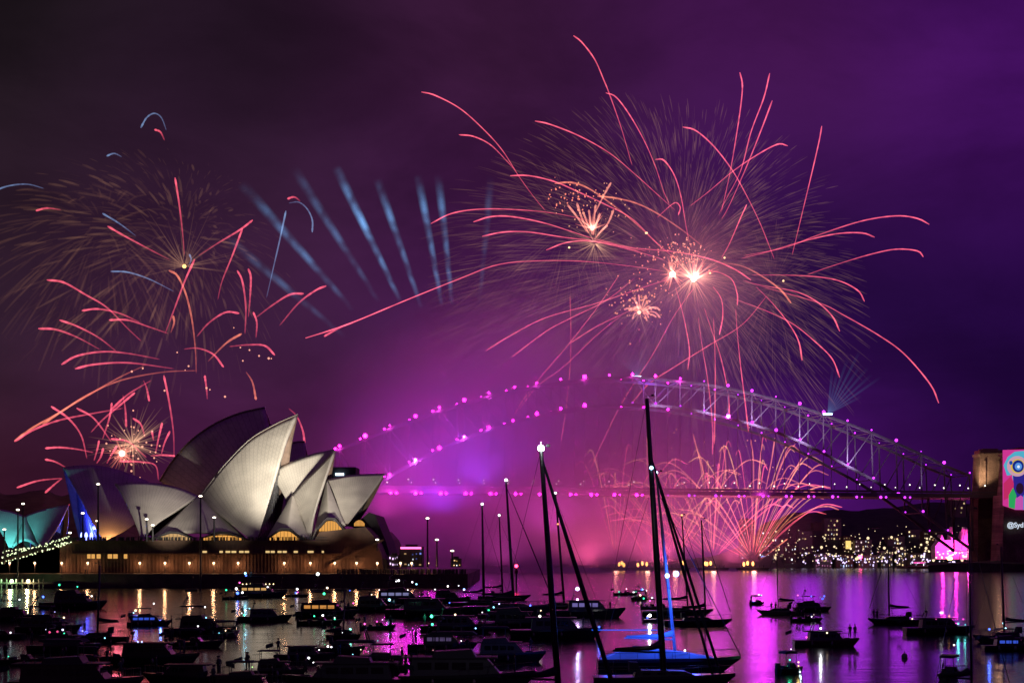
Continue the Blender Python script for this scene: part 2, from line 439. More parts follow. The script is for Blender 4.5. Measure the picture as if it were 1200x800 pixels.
# upper podium at the right end stepping down toward the water
up = MB()
up.prism([(PX(383), zt - 1), (PX(452), pz(655, YP)), (PX(455), zb), (PX(383), zb)], YP + 3, YP + 60)
up.prism([(PX(405), zt), (PX(408), pz(612, YP)), (PX(425), pz(598, YP)), (PX(432), pz(600, YP)), (PX(440), pz(620, YP)), (PX(446), pz(634, YP)), (PX(450), pz(650, YP)), (PX(405), pz(650, YP))], YP + 26, YP + 70)
up.build('podium_terrace', M_dark, OH)
st = MB()    # long stair diagonal along the right flank
st.tube([(PX(386), YP - 1.2, pz(662, YP)), (PX(450), YP - 1.2, pz(632, YP))], 0.5, 4); st.build('stair_rail', M_stone, OH)
# strip windows
def win(px0, px1, py0, py1, Y, col, s, name='window', n=None):
    n = n or max(1, int((px1 - px0) / 5)); m = MB()
    for i in range(n):
        xa = PX(px0 + (px1 - px0) * (i + .06) / n, Y); xb = PX(px0 + (px1 - px0) * (i + .82) / n, Y)
        if rnd.random() < 0.12: continue
        m.box(((xa + xb) / 2, Y - 0.02, (pz(py0, Y) + pz(py1, Y)) / 2), (xb - xa, 0.3, pz(py0, Y) - pz(py1, Y)))
    return m.build(name, em(col, s), OH)
warm = (1.0, 0.50, 0.13)
for a, b in ((102, 112), (113, 125), (126, 139), (140, 150)): win(a, b, 648, 654, YP - .3, warm, 0.75)
win(150, 156, 648, 655, YP - .3, (0.6, 0.7, 1), .7)
for a, b in ((237, 250), (252, 262), (264, 278), (280, 293), (311, 323), (325, 337), (338, 350), (360, 369), (377, 380)): win(a, b, 645, 647.4, YP - .3, (1, .68, .28), 0.8)
# glowing foyer openings under the side shells, with warm light inside
def foyer(px0, px1, py0, py1, Y, s=1.2, col=(1, .46, .10)):
    m = MB(); k = 8
    top_ = []; 
    for i in range(k + 1):
        u = i / k; top_.append((PX(px0 + (px1 - px0) * u, Y), pz(py1 - (py1 - py0) * (math.sin(math.pi * (0.08 + .84 * u)) ** .6), Y)))
    m.prism([(PX(px0, Y), pz(py1, Y))] + top_ + [(PX(px1, Y), pz(py1, Y))], Y, Y + .6)
    m.build('foyer_window', em(col, s), OH)
    mm = MB()
    for i in range(1, k): mm.box((top_[i][0], Y - .15, (top_[i][1] + pz(py1, Y)) / 2), (.12, .2, top_[i][1] - pz(py1, Y)))
    mm.build('foyer_frame', M_dark, OH)
foyer(184, 222, 625, 632.5, YP + 2, .6, (1, .6, .25)); foyer(238, 284, 627, 633, YP + 2, .9)
foyer(316, 350, 622, 633, YP + 2, .85); foyer(374, 400, 610, 622, YP + 4, .8); foyer(415, 427, 609, 616, YP + 6, .8)
# hoods over the foyers
for a, b, y0, y1 in ((232, 288, 622, 631), (180, 226, 622, 630), (313, 353, 618, 630), (370, 404, 606, 620)):
    m = MB(); Y = YP + 1
    m.prism([(PX(a, Y), pz(y1, Y)), (PX((a + b) / 2 - 4, Y), pz(y0, Y)), (PX((a + b) / 2 + 6, Y), pz(y0 + .5, Y)), (PX(b, Y), pz(y1, Y)), (PX(b - 3, Y), pz(y1, Y)), (PX((a + b) / 2 + 5, Y), pz(y0 + 3, Y)), (PX((a + b) / 2 - 4, Y), pz(y0 + 3, Y)), (PX(a + 3, Y), pz(y1, Y))], Y - .5, Y + 7)
    m.build('foyer_hood', M_dark, OH)
# monumental steps on the left
stp = MB()
ns = 26
for i in range(ns):
    u = i / ns
    xr = PX(96) ; xl = PX(-60 + 150 * u)
    z0 = 5 + (zt - 5) * u
    stp.box(((xl + PX(96)) / 2, YP + 34, 5 + (z0 - 5) / 2 + .2), (PX(96) - xl, 60, z0 - 5 + .4))
stp.build('broad_steps', M_stone, OH)

# promenade (sea wall platform) round the podium
pr = MB(); pr.box(((PX(-160, 566) + PX(548, 566)) / 2, 566 + 110, 2.4), (PX(548, 566) - PX(-160, 566), 220, 5.2)); 
o = pr.build('promenade', M_stone2); o['kind'] = 'structure'
tg = None
YS = 564.5
# low colonnade lamps along the wall, each a wall lamp with a warm pool
lampX = [2, 32, 64, 95, 157, 187, 216, 245, 274, 329, 360, 389, 415, 443, 470, 483, 502]
wl_me = MB().box((0, 0, .0), (.22, .22, 3.6)); wl_me = wl_me.mesh('wall_lamp_post', M_pole)
wl_b = MB().ball((0, 0, 0), .42, seg=8, rings=6).mesh('lamp_globe', em((1, .66, .36), 5, False), True)
for i, px in enumerate(lampX):
    x = PX(px, 575); 
    nxt = ['left of the lit jetty', 'beside the black bollards'][0]
    t = thing('promenade_lamp', 'short warm globe lamp standing on the promenade before the brown podium wall', 'lamp', (x, 584.0 if px < 420 else 572, 5.0), 0, 'promenade globe lamps along the sea wall')
    link_mesh('post', wl_me, t, (0, 0, 1.8)); link_mesh('globe', wl_b, t, (0, 0, 3.9))
    lamp('POINT', (0, -.6, 3.4), 900, (1, .48, .22), 'lamp_light', t, .5)

# tall double-headed street lamps on the forecourt
def street_lamp(px, pyt, pyb, Y, label, col=(1, .86, .66), s=14, r=.55, e=0):
    a = at(px, pyt, Y); b = at(px, pyb, Y)
    t = thing('street_lamp', label, 'street lamp', (a.x, Y, b.z)); h = a.z - b.z
    MB().tube([(0, 0, 0), (0, 0, h * .5), (0, 0, h)], [.42, .34, .26], 8).build('post', M_pole, t)
    MB().ball((0, 0, h), r, sc=(1.7, 1.2, .8)).build('lamp_head', em(col, s), t, smooth=True)
    MB().box((0, 0, h + r * .95), (r * 3.0, r * 2.2, .16)).build('lamp_cap', M_pole, t)
    if e: lamp('POINT', (0, -1.5, h - .8), e, col, 'lamp_light', t, .5)
    return t
for a in [(115, 567, 634, 583, 'tall street lamp in front of the dark ribbed shell'),
          (21, 597, 688, 562, 'tall street lamp in front of the teal shells, nearest the steps'),
          (5, 620, 660, 575, 'short street lamp before the left teal shell at the frame edge'),
          (97, 601, 634, 584, 'white street lamp in front of the blue glass wall'),
          (27, 590, 640, 612, 'street lamp head just above the join of the two teal shells'),
          (172, 608, 634, 583, 'street lamp at the foot of the second shell, taller of the two there'),
          (179, 615, 634, 581, 'street lamp at the foot of the second shell, shorter of the two there'),
          (235, 581, 688, 561, 'tall street lamp in front of the side shell between the two big sails'),
          (251, 606, 634, 583, 'street lamp above the long lit foyer'),
          (114, 610, 634, 590, 'small warm street lamp by the ribbed shell base'),
          (82, 624, 636, 590, 'small yellow street lamp at the top of the broad steps'),
          (501, 607, 664, 570, 'taller street lamp on the promenade right of the podium'),
          (512, 632, 664, 576, 'shorter street lamp on the promenade right of the podium'),
          (442, 632, 645, 583, 'low lamp at the top of the podium end stair'),
          (530, 645, 664, 574, 'small orange street lamp near the tip of the promenade')]:
    street_lamp(*a, s=5, r=.4)

# jetty at far left with green lit piles
t = thing('jetty', 'low jetty at the foot of the steps with green lamps between its piles', 'jetty', (PX(30, 561), 561, 0))
MB().box((0, -6, 1.9), (PX(66, 561) - PX(-20, 561), 12, .6)).build('deck', M_dark, t)
for k, px in enumerate((2, 7, 14, 20, 26, 31, 38, 45, 51, 57, 62)):
    MB().tube([(PX(px, 561) - PX(30, 561), -11.5, -.4), (PX(px, 561) - PX(30, 561), -11.5, 3.4)], .25, 6).build('pile', M_pole, t)
for px, c in ((6, (.45, 1, .35)), (26, (.55, 1, .4)), (45, (1, .8, .35))):
    MB().ball((PX(px, 561) - PX(30, 561), -11.8, 2.6), .65).build('lamp', em(c, 9), t, smooth=True)
    lamp('POINT', (PX(px, 561) - PX(30, 561), -13.2, 2.6), 2500, c, 'lamp_light', t, .5)

# floodlights for the shells, on pontoons added off the sea wall to carry them
def flood(px, Y, z, aimpx, aimpy, aimY, e_, size, col=(1, .91, .76), label=None, base=None):
    p = Vector((PX(px, Y), Y, z)); b0 = 0.0 if base is None else base
    t = thing('floodlight', label, 'floodlight', (p.x, p.y, b0)); hh = z - b0
    if base is None: MB().prism([(-2, 0), (-2.2, .8), (2.2, .8), (2, 0)], -1.6, 1.6).build('pontoon', M_black, t)  # added float, only there to hold the lamp farther from the shells
    MB().tube([(0, 0, .4), (0, 0, hh)], [.16, .12], 6).build('post', M_pole, t)
    MB().box((0, -.1, hh + .1), (.8, .5, .5)).build('lamp_housing', M_black, t)
    lamp('SPOT', (0, .5, hh), e_, col, 'lamp_light', t, .4, Vector(at(aimpx, aimpy, aimY)) - p + Vector((0, .5, hh)), R(size), 1.0)
flood(372, 500, 4.5, 312, 532, 608, 1450000, 27, label='slim floodlight on an added pontoon aimed at the tallest shell')
flood(400, 505, 4.5, 368, 572, 604, 520000, 22, label='slim floodlight on an added pontoon aimed at the third shell')
flood(455, 500, 4.5, 422, 572, 604, 280000, 20, label='slim floodlight on an added pontoon aimed at the end shell')
flood(225, 505, 4.5, 190, 596, 604, 400000, 16.5, label='slim floodlight on an added pontoon aimed at the second shell')
flood(330, 500, 4.5, 256, 604, 604, 90000, 14, label='slim floodlight on an added pontoon aimed at the side shell')
flood(10, 606, 10, 4, 612, 630, 60000, 75, (.12, .85, .9), label='teal floodlight before the left small shell', base=8)
flood(46, 606, 10, 55, 612, 630, 60000, 70, (.12, .85, .9), label='teal floodlight before the right small shell', base=8)
for px in (96, 101, 107):
    a = at(px, 628, 660)
    lamp('POINT', (a.x - 2, a.y, a.z + 2.6), 9000, (.06, .08, 1), 'blue_uplight', OH, .4)
    MB().ball(a, .9, sc=(.8, .8, 2.0)).build('uplight', em((.25, .3, 1), 5), OH, smooth=True)
for px in (124, 130): 
    a = at(px, 632, 640); lamp('POINT', tuple(a), 2200, (1, .45, .15), 'warm_uplight', OH, .4)

# crowd on the steps, terrace and promenade: thousands of heads, beyond counting
cr = MB(); rc = random.Random(3); CRL = MB()
def dot_person(x, y, z, s=1.0):
    cr.box((x, y, z + .75 * s), (.42 * s, .3 * s, 1.5 * s), taper=.75); cr.ball((x, y, z + 1.65 * s), .14 * s, seg=5, rings=4)
for i in range(420):
    u = rc.random(); row = rc.random()
    x = PX(-20 + 108 * u); z = 5 + (zt - 5) * max(0, ((x - PX(-60)) / (PX(90) - PX(-60)))) 
    dot_person(x, YP + 3 + row * 3, z + .2)
for i in range(260): dot_person(PX(90 + 300 * rc.random()), YP + rc.random() * 2 + .3, zt)
for i in range(260): dot_person(PX(395 + 150 * rc.random(), 568), 567 + rc.random() * 12, 5.0)
o = cr.build('crowd', M_black); o['kind'] = 'stuff'
# phone and step lights in the crowd
for i in range(150):
    u = rc.random(); px = 2 + 84 * u
    ln = rc.choice((0, 1, 2))
    py = 660 - (px / 88) * 26 - (7 if ln == 1 else (0 if ln == 0 else 13 * (1 - u))) + rc.uniform(-1, 1)
    CRL.ball(at(px, py, YP - 1.2), .2 * rc.uniform(.6, 1.5), seg=5, rings=4)
CRL.build('step_light', em((.85, 1, .55), 1.6), OH, kind='stuff')

# lit pavilion / stage on the right of the podium
def lit_box(name, label, cat, px0, px1, py0, py1, Y, base, wincol, s, rows, cols, sign=None, depth=10, p=.7, roof=True, seed=1, wmat=None):
    q = random.Random(seed)
    a = at(px0, py0, Y); b = at(px1, py1, Y)
    t = thing(name, label, cat, ((a.x + b.x) / 2, Y, b.z)); w = b.x - a.x; h = a.z - b.z
    MB().box((0, depth / 2, h / 2), (w, depth, h)).build('wall', base, t)
    if roof: MB().box((0, depth / 2, h + .4), (w * .5, depth * .6, .8)).build('roof', M_dark, t)
    ww = w / cols; hh = h / rows
    ms = [MB().box((0, 0, 0), (ww * a_, .3, hh * b_)).mesh('window', [em(c_, s_)]) for a_, b_, c_, s_ in
          ((.45, .34, wincol, s), (.30, .26, wincol, s * .35), (.55, .24, (1, .6, .28), s * .5), (.26, .3, (.85, .9, 1), s * .9), (.35, .3, wincol, s * .18))]
    n = 0
    for r_ in range(rows):
        pr_ = p * q.uniform(.45, 1.25)
        for c_ in range(cols):
            if q.random() < pr_ and n < 95:
                link_mesh('window', ms[q.choice((0, 0, 1, 1, 2, 3, 4, 4))], t, (-w / 2 + ww * (c_ + .5) + q.uniform(-.15, .15) * ww, -.18, hh * (r_ + .5) + q.uniform(-.12, .12) * hh)); n += 1
    if sign: MB().box((0, -.3, h * .93), (w * .9, .3, h * .1)).build('sign_panel', em(sign[0], sign[1]), t)
    return t
lit_box('pavilion', 'small pavilion with pink lit sign and blue front on the promenade', 'pavilion', 468, 495, 640, 664, 590, M_dark, (.25, .3, 1), .8, 4, 6, ((1, .15, .45), 2.5), p=.6, seed=4)
lit_box('kiosk', 'low white and pink lit kiosk left of the pavilion', 'kiosk', 456, 467, 650, 664, 588, M_dark, (.9, .6, 1), 1.8, 2, 4, None, p=.9, seed=5)
lit_box('food_stall', 'orange lit food stall near the promenade tip', 'stall', 528, 540, 654, 664, 584, M_dark, (1, .5, .15), 2.5, 2, 4, None, p=.7, seed=6)

# ------------------------------------------------------------------ far land
def hills(name, ctrl, Y, depth, seed, m=M_bark, foot=-1):
    pts = smoothline([Vector((c[0], c[1], 0)) for c in ctrl], 90); mb = MB(); secs = []
    for p in pts:
        a = at(p.x, p.y, Y); n = mnoise.noise(Vector((p.x * .05, seed, 0))) * 3
        s = []
        for k in range(9):
            w = k / 8
            z = foot + (a.z - foot + n) * math.sin(w * math.pi * .5) ** .8
            x = a.x + 0; y = Y - depth * (1 - w)
            s.append((x * (y / Y), y, z + mnoise.noise(Vector((x * .03, y * .03, seed))) * 4 * (0 if k == 0 else 1)))
        s.append((a.x * 1.05, Y + 200, foot))
        secs.append(s)
    mb.loft(secs, 0, cap=False); o = mb.build(name, m, smooth=True); o['kind'] = 'structure'
hills('far_shore_hill', [(560, 664), (700, 660), (800, 655), (870, 640), (900, 612), (950, 600), (1000, 598), (1060, 592), (1120, 590), (1170, 596), (1230, 600), (1400, 590)], 1760, 250, 3.3)
hills('left_shore_hill', [(-400, 580), (-200, 570), (-60, 574), (0, 578), (40, 576), (76, 578), (120, 590), (200, 640), (260, 660)], 1100, 200, 8.1)

# ------------------------------------------------------------------ arch bridge
YB0, KB = 1140.0, 0.22
def bY(px): return YB0 / (1 - KB * (px - 600) / F)
BR = thing('arch_bridge', 'huge steel arch bridge hung with purple lamps, crossing the harbour behind the smoke', 'bridge', (0, 0, 0))
topl = [(372, 536), (398, 526), (428, 514), (457, 502), (487, 491), (515, 481), (544, 472), (573, 464), (603, 457), (629, 452), (657, 448), (685, 445), (714, 443), (741, 442), (768, 444), (797, 447), (825, 450), (853, 455), (881, 461), (909, 468), (937, 476), (965, 486), (993, 496), (1021, 507), (1050, 519), (1079, 532), (1106, 545), (1136, 557)]
botl = [(372, 618), (398, 600), (428, 580), (457, 558), (487, 541), (515, 527), (544, 514), (573, 503), (601, 495), (629, 487), (657, 481), (685, 477), (714, 475), (741, 474), (768, 475), (797, 478), (825, 483), (853, 490), (881, 497), (909, 506), (937, 517), (965, 531), (993, 546), (1023, 562), (1052, 580), (1081, 601), (1110, 623), (1140, 645)]
perp = Vector((-KB, 1, 0)).normalized() * 30
T0 = [at(x, y, bY(x)) for x, y in topl]; B0 = [at(x, y, bY(x)) for x, y in botl]
T1 = [p + perp for p in T0]; B1 = [p + perp for p in B0]
def beam(mb, a, b, w, d=None):
    a, b = Vector(a), Vector(b); mb.tube([a, b], w, 4)
for TT, BB, nm in ((T0, B0, 'near'), (T1, B1, 'far')):
    m = MB(); m.tube(TT, 1.15, 4); m.build('upper_chord', M_steel, BR)
    m = MB(); m.tube(BB, 1.35, 4); m.build('lower_chord', M_steel, BR)
nb = len(T0)
zdk = 60.6
mv = [MB(), MB()]
for i in range(nb):
    for k, (TT, BB) in enumerate(((T0, B0), (T1, B1))):
        m = MB(); beam(m, TT[i], BB[i], .62)
        if i < nb // 2: beam(m, TT[i], BB[i + 1] if i + 1 < nb else BB[i], .5)
        elif i + 1 < nb: beam(m, BB[i], TT[i + 1], .5)
        if BB[i].z > zdk + 2: beam(m, BB[i], (BB[i].x, BB[i].y, zdk), .28)
        elif BB[i].z < zdk - 2: beam(m, BB[i], (BB[i].x, BB[i].y, zdk), .6)
        m.build('truss_panel', M_steel, BR)
m = MB()
for i in range(nb): beam(m, T0[i], T1[i], .45); beam(m, B0[i], B1[i], .45)
for i in range(nb - 1): beam(m, T0[i], T1[i + 1], .3); beam(m, T1[i], T0[i + 1], .3)
m.build('cross_bracing', M_steel, BR)
# deck
dk = MB()
def dpt(px, z=zdk): 
    Y = bY(px); return Vector(((px - 600) / F * Y, Y, z))
dl, dr = dpt(150), dpt(1300)
ang = math.atan2(dr.y - dl.y, dr.x - dl.x); mid_ = (dl + dr) / 2 + perp / 2
dk.box((mid_.x, mid_.y, zdk - 1.6), ((dr - dl).length, 46, 3.0), rz=ang); dk.build('deck', M_steel, BR)
dr_ = MB()
for s in (-23, 23):
    off = perp.normalized() * s
    dr_.box((mid_.x + off.x, mid_.y + off.y, zdk + 1.2), ((dr - dl).length, .3, 1.6), rz=ang)
dr_.build('deck_parapet', M_steel, BR)
# purple lamps: near truss and far truss
def bulb_mesh(rad, col, s, sample=True): return MB().ball((0, 0, 0), rad, seg=7, rings=5).mesh('lamp_bulb', em(col, s, sample), True)
PUR = (0.80, 0.10, 1.0); MAG = (1.0, 0.05, 0.62)
bl_p = bulb_mesh(1.05, (.62, .035, 1.0), 3.4); bl_s = bulb_mesh(.75, (.62, .035, 1.0), 2.6); bl_m = bulb_mesh(1.15, (1, .006, .5), 90, False); bl_ms = bulb_mesh(.85, (1, .006, .5), 60, False); bl_big = bulb_mesh(1.6, (1.0, .06, 1.0), 90, False)
def halo(P, e, c=(1, .05, .75)): lamp('POINT', P + Vector((0, -3, 0)), e, c, 'lamp_glow', BR, 1.5)
cnt = 0
br_r = random.Random(5)
for i in range(nb):
    lf = topl[i][0] < 800
    big = bl_m if lf else bl_p; sm = bl_ms if lf else bl_s
    link_mesh('arch_lamp', big if br_r.random() < .8 else sm, BR, T0[i] + Vector((0, -1, 2.2)), scale=[br_r.uniform(.55, 1.3)] * 3)
    link_mesh('arch_lamp', sm, BR, T1[i] + Vector((0, -1, 2.2)), scale=[br_r.uniform(.5, 1.1)] * 3)
    if lf and i > 0 and i % 2: halo(T0[i], br_r.uniform(3000, 9000))
for i in range(3, nb - 1):
    lf = botl[i][0] < 800
    if 12 <= i <= 14 and br_r.random() < .4: continue
    link_mesh('lower_arch_lamp', bl_ms if lf else bl_s, BR, B1[i] + Vector((0, -2, 1.6)), scale=[br_r.uniform(.6, 1.0)] * 3)
    link_mesh('lower_arch_lamp', bl_big if botl[i][0] in (487, 544, 853) else (bl_m if botl[i][0] < 720 else bl_p), BR, B0[i] + Vector((0, -2.2, 1.4)), scale=[br_r.uniform(.6, 1.25)] * 3)
    if lf and i in (3, 4, 6, 7): halo(B0[i], (10000, 40000, 30000, 12000)[(3, 4, 6, 7).index(i)], (.8, .08, 1))
dkx = [459, 488, 517, 546, 575, 604, 632, 668, 692, 719, 745, 775, 806, 837, 864, 892, 919, 945, 973, 1001, 1029, 1057]
for x in dkx:
    p = dpt(x, zdk - 3.4)
    lf = x < 760
    link_mesh('under_deck_lamp', bl_m if lf else bl_p, BR, p + Vector((0, -9, 0)), scale=[br_r.uniform(.65, 1.1)] * 3)
    link_mesh('under_deck_lamp', bl_ms if lf else bl_s, BR, p + Vector((4.1, -9, 0)), scale=[br_r.uniform(.7, 1.2)] * 3)
    if x in (459, 488, 517, 546, 575, 892): halo(p + Vector((0, -9, 0)), 8000)
# white deck lamps on posts
wm = MB().ball((0, 0, 6.5), .75, seg=6, rings=5).mesh('deck_lamp', em((1, .92, .8), 3.2), True)
wms = []
k = 0
px = 470
dlp = MB()
for i in range(50):
    px = 462 + i * 14.6
    p = dpt(px); off = perp.normalized() * (-8 if i % 2 else 38)
    dlp.tube([(p.x + off.x, p.y + off.y, zdk), (p.x + off.x, p.y + off.y, zdk + 6)], .18, 4)
    if px > 1180: break
    wms.append((p.x + off.x, p.y + off.y, zdk))
dlp.build('deck_lamp_post', M_pole, BR, kind='stuff')
m = MB()
for w in wms: m.ball((w[0], w[1], w[2] + 6.5), .62 * br_r.uniform(.6, 1.1), seg=6, rings=5)
m.build('deck_lamp', em((1, .92, .8), 2.6), BR, smooth=True, kind='stuff')
# whitish uplights that pick out the truss verticals on the right half
for i in range(14, nb - 4, 2):
    p = B0[i] + Vector((3, -16, -4))
    lamp('SPOT', p, 150000, (.72, .45, 1), 'truss_uplight', BR, .6, (T0[i] + T0[i + 1] + B0[i]) / 3, R(115), 1.0)

for i in (nb - 5, nb - 3):
    lamp('SPOT', (T0[i].x, T0[i].y - 12, zdk + 2), 30000, (.72, .45, 1), 'truss_uplight', BR, .6, (T0[i].x, T0[i].y, T0[i].z), R(110), 1.0)
# pylons
def pylon(px0, px1, pyt, Y, label, dep=20, lit=True):
    a = at(px0, pyt, Y); b = at(px1, pyt, Y); w = b.x - a.x; h = a.z
    t = thing('bridge_pylon', label, 'pylon', ((a.x + b.x) / 2, Y, 0))
    m = MB(); m.box((0, 0, zdk * .5 - 1), (w * 1.18, dep * 1.2, zdk - 2), taper=.93)
    m.build('base_block', M_gran, t)
    m = MB(); m.box((0, 0, (zdk - 2 + h - 5) / 2), (w, dep, h - 5 - zdk + 2), taper=.9); m.build('tower_shaft', M_gran, t)
    m = MB(); m.box((0, 0, h - 4.2), (w * .97, dep * .97, 1.6)); m.box((0, 0, h - 2), (w * .84, dep * .84, 3)); m.box((0, 0, h), (w * .6, dep * .6, 1.4)); m.build('cornice', M_gran, t)
    m = MB()
    for q in (-.27, .27): m.box((w * q, -dep * .49, (zdk + h) / 2 - 2), (w * .06, 1.2, (h - zdk) * .6))
    m.build('buttress', M_gran, t)
    return t, w, h
pyf, wf, hf = pylon(1143, 1173, 527, 1250, 'farther granite bridge pylon, warm lit at its base and left edge')
pyn, wn, hn = pylon(1174, 1250, 526, 1190, 'nearer granite bridge pylon carrying the colourful light projection', dep=24)
lamp('SPOT', (-wf * .45, -26, 2), 40000, (1, .36, .08), 'base_uplight', pyf, 1, (wf * .05, -10, 40), R(38), 1)
lamp('SPOT', (-wf * .9, -22, zdk + 2), 120000, (1, .62, .38), 'tower_uplight', pyf, 1, (-wf * .3, -8, zdk + 20), R(60), 1)
lamp('POINT', (-wn * .62, -14, hn - 10), 5000, (1, .55, .3), 'corner_light', pyn, 1)
# projection: a flat lit panel with rings, blobs and the visible handle
YJ = 1190 - 15.2
def P2(px, py): 
    a = at(px, py, YJ); return a.x, a.z
pb = thing('projection_screen', 'colourful projected panel with blue eye rings above the pale lettering', 'screen', (0, 0, 0))
def poly_flat(pts, layer, col, s, name):
    m = MB(); q = [P2(*p) for p in pts]; y = YJ - layer * .06
    m.prism(q, y - .05, y); m.build(name, em(col, s), pb)
def circ(cx, cy_, rx, ry, n=28): return [(cx + rx * math.cos(2 * math.pi * i / n), cy_ + ry * math.sin(2 * math.pi * i / n)) for i in range(n)]
poly_flat([(1175, 527), (1252, 525), (1252, 598), (1190, 597), (1175, 592)], 0, lin((225, 60, 160)), .8, 'backing')
poly_flat([(1176, 545), (1181, 535), (1189, 529), (1199, 528), (1212, 530), (1212, 566), (1195, 570), (1187, 562), (1186, 556), (1180, 557)], 1, lin((90, 190, 220)), .8, 'pattern')
poly_flat([(1187, 556), (1230, 553), (1230, 592), (1195, 592), (1188, 575)], 2, lin((50, 40, 150)), .8, 'pattern')
poly_flat(circ(1192, 546, 12, 12), 3, lin((220, 170, 190)), .8, 'ring')
poly_flat(circ(1192.5, 546, 8.2, 8.5), 4, lin((235, 200, 70)), .8, 'ring')
poly_flat(circ(1193, 546, 6.8, 7.2), 5, lin((25, 45, 140)), .8, 'ring')
poly_flat(circ(1193.2, 546.3, 4.2, 4.4), 6, lin((90, 150, 230)), .9, 'ring')
poly_flat(circ(1193.3, 546.6, 1.6, 1.7), 7, lin((225, 240, 255)), 1, 'ring')
poly_flat([(1176, 566), (1184, 558), (1188, 566), (1187, 580), (1176, 586)], 3, lin((210, 50, 110)), .8, 'pattern')
poly_flat([(1182, 594), (1182, 580), (1187, 571), (1191, 580), (1189, 596)], 4, lin((50, 180, 100)), .8, 'pattern')
poly_flat(circ(1195, 572, 4.5, 6.5), 5, lin((45, 20, 50)), .8, 'pattern')
poly_flat([(1189, 597), (1190, 584), (1196, 580), (1199, 582), (1199, 597)], 4, lin((210, 90, 190)), .8, 'pattern')
poly_flat([(1199, 597), (1199, 580), (1225, 578), (1225, 597)], 4, lin((50, 150, 220)), .8, 'pattern')
poly_flat(circ(1184.5, 542, 2, 2.4), 5, lin((30, 80, 190)), .8, 'ring')
cu = bpy.data.curves.new('lettering_curve', 'FONT'); cu.body = '@Syd'; cu.size = 5.2; cu.extrude = .08; cu.offset = .12; cu.align_x = 'LEFT'
cu.materials.append(em((.75, .85, 1), .85)); tmpo = bpy.data.objects.new('lettering_tmp', cu); COL.objects.link(tmpo); lme = bpy.data.meshes.new_from_object(tmpo.evaluated_get(bpy.context.evaluated_depsgraph_get())); bpy.data.objects.remove(tmpo); o = bpy.data.objects.new('lettering', lme); COL.objects.link(o); o.parent = pb
x, z = P2(1179.5, 617.5); o.location = (x, 1190 - 16.6, z); o.rotation_euler = (R(90), 0, 0)

# ------------------------------------------------------------------ far shore buildings
fb = random.Random(21)
M_b1 = mat('far_brick', (.10, .07, .06), .8, noise=.2, nscale=.1); M_b2 = mat('far_render', (.16, .15, .15), .8, noise=.2, nscale=.1)
yel = (1, .72, .35); whi = (.9, .9, 1)
BL = [  # px0, px1, pytop, pybase, Y, rows, cols, p, colour, strength, label
 (868, 884, 608, 655, 1560, 11, 5, .45, whi, 'tall slim tower glimpsed through the spark fans'),
 (889, 902, 622, 657, 1540, 8, 4, .5, whi, 'tower with white windows at the edge of the smoke'),
 (904, 918, 630, 658, 1530, 6, 4, .3, yel, 'dim block right of the spark fans'),
 (920, 933, 640, 658, 1520, 4, 4, .5, whi, 'low block with a row of white windows near the water'),
 (936, 952, 622, 656, 1540, 7, 5, .4, yel, 'dark apartment block left of the pink roofed tower'),
 (953, 964, 612, 650, 1600, 9, 4, .5, yel, 'narrow tower with scattered yellow windows'),
 (966, 986, 607, 655, 1570, 10, 6, .6, yel, 'pink roofed tower holding one big golden window'),
 (988, 1000, 628, 656, 1540, 7, 4, .7, yel, 'busy yellow lit block right of the golden window tower'),
 (1002, 1022, 632, 657, 1530, 6, 7, .85, (1, .72, .75), 'pink white lit round fronted building, brightest on the shore'),
 (1003, 1018, 614, 634, 1640, 5, 4, .6, yel, 'upper block behind the pink white lit building'),
 (1022, 1035, 618, 648, 1600, 7, 4, .55, yel, 'mid height block right of the bright round building'),
 (1036, 1048, 608, 640, 1650, 7, 4, .45, yel, 'block high on the hill below the first truss lamps'),
 (1040, 1060, 628, 655, 1550, 6, 6, .35, yel, 'broad dark block with pairs of yellow windows'),
 (1056, 1070, 606, 630, 1680, 5, 4, .5, whi, 'small hill top block with white windows'),
 (1064, 1080, 620, 650, 1570, 7, 5, .45, yel, 'mid shore block left of the pink pavilion'),
 (1082, 1098, 622, 655, 1530, 6, 5, .8, (1, .85, .5), 'bright lit block beside the pink pavilion'),
 (1050, 1062, 640, 658, 1515, 4, 4, .7, yel, 'small waterfront house with crowded yellow lights'),
 (1098, 1112, 600, 640, 1660, 8, 4, .3, whi, 'tower seen through the bridge truss end'),
 (1114, 1132, 582, 640, 1640, 12, 5, .3, yel, 'tall tower behind the arch foot'),
 (1133, 1142, 592, 640, 1640, 9, 3, .3, whi, 'narrow tower left of the farther pylon'),
 (1032, 1046, 645, 659, 1510, 3, 5, .7, yel, 'low waterfront terrace left of the small crowded house'),
 (1066, 1090, 648, 659, 1505, 2, 8, .8, whi, 'long low waterfront hall under the broad dark block'),
 (955, 975, 648, 659, 1508, 3, 6, .8, (1, .35, .7), 'low waterfront hall with pink windows'),
 (980, 1000, 650, 660, 1505, 2, 6, .8, (.5, .6, 1), 'low waterfront hall with blue white windows'),
 (1006, 1028, 650, 660, 1503, 2, 7, .5, (.7, .6, 1), 'dim low boatshed below the bright round building')]
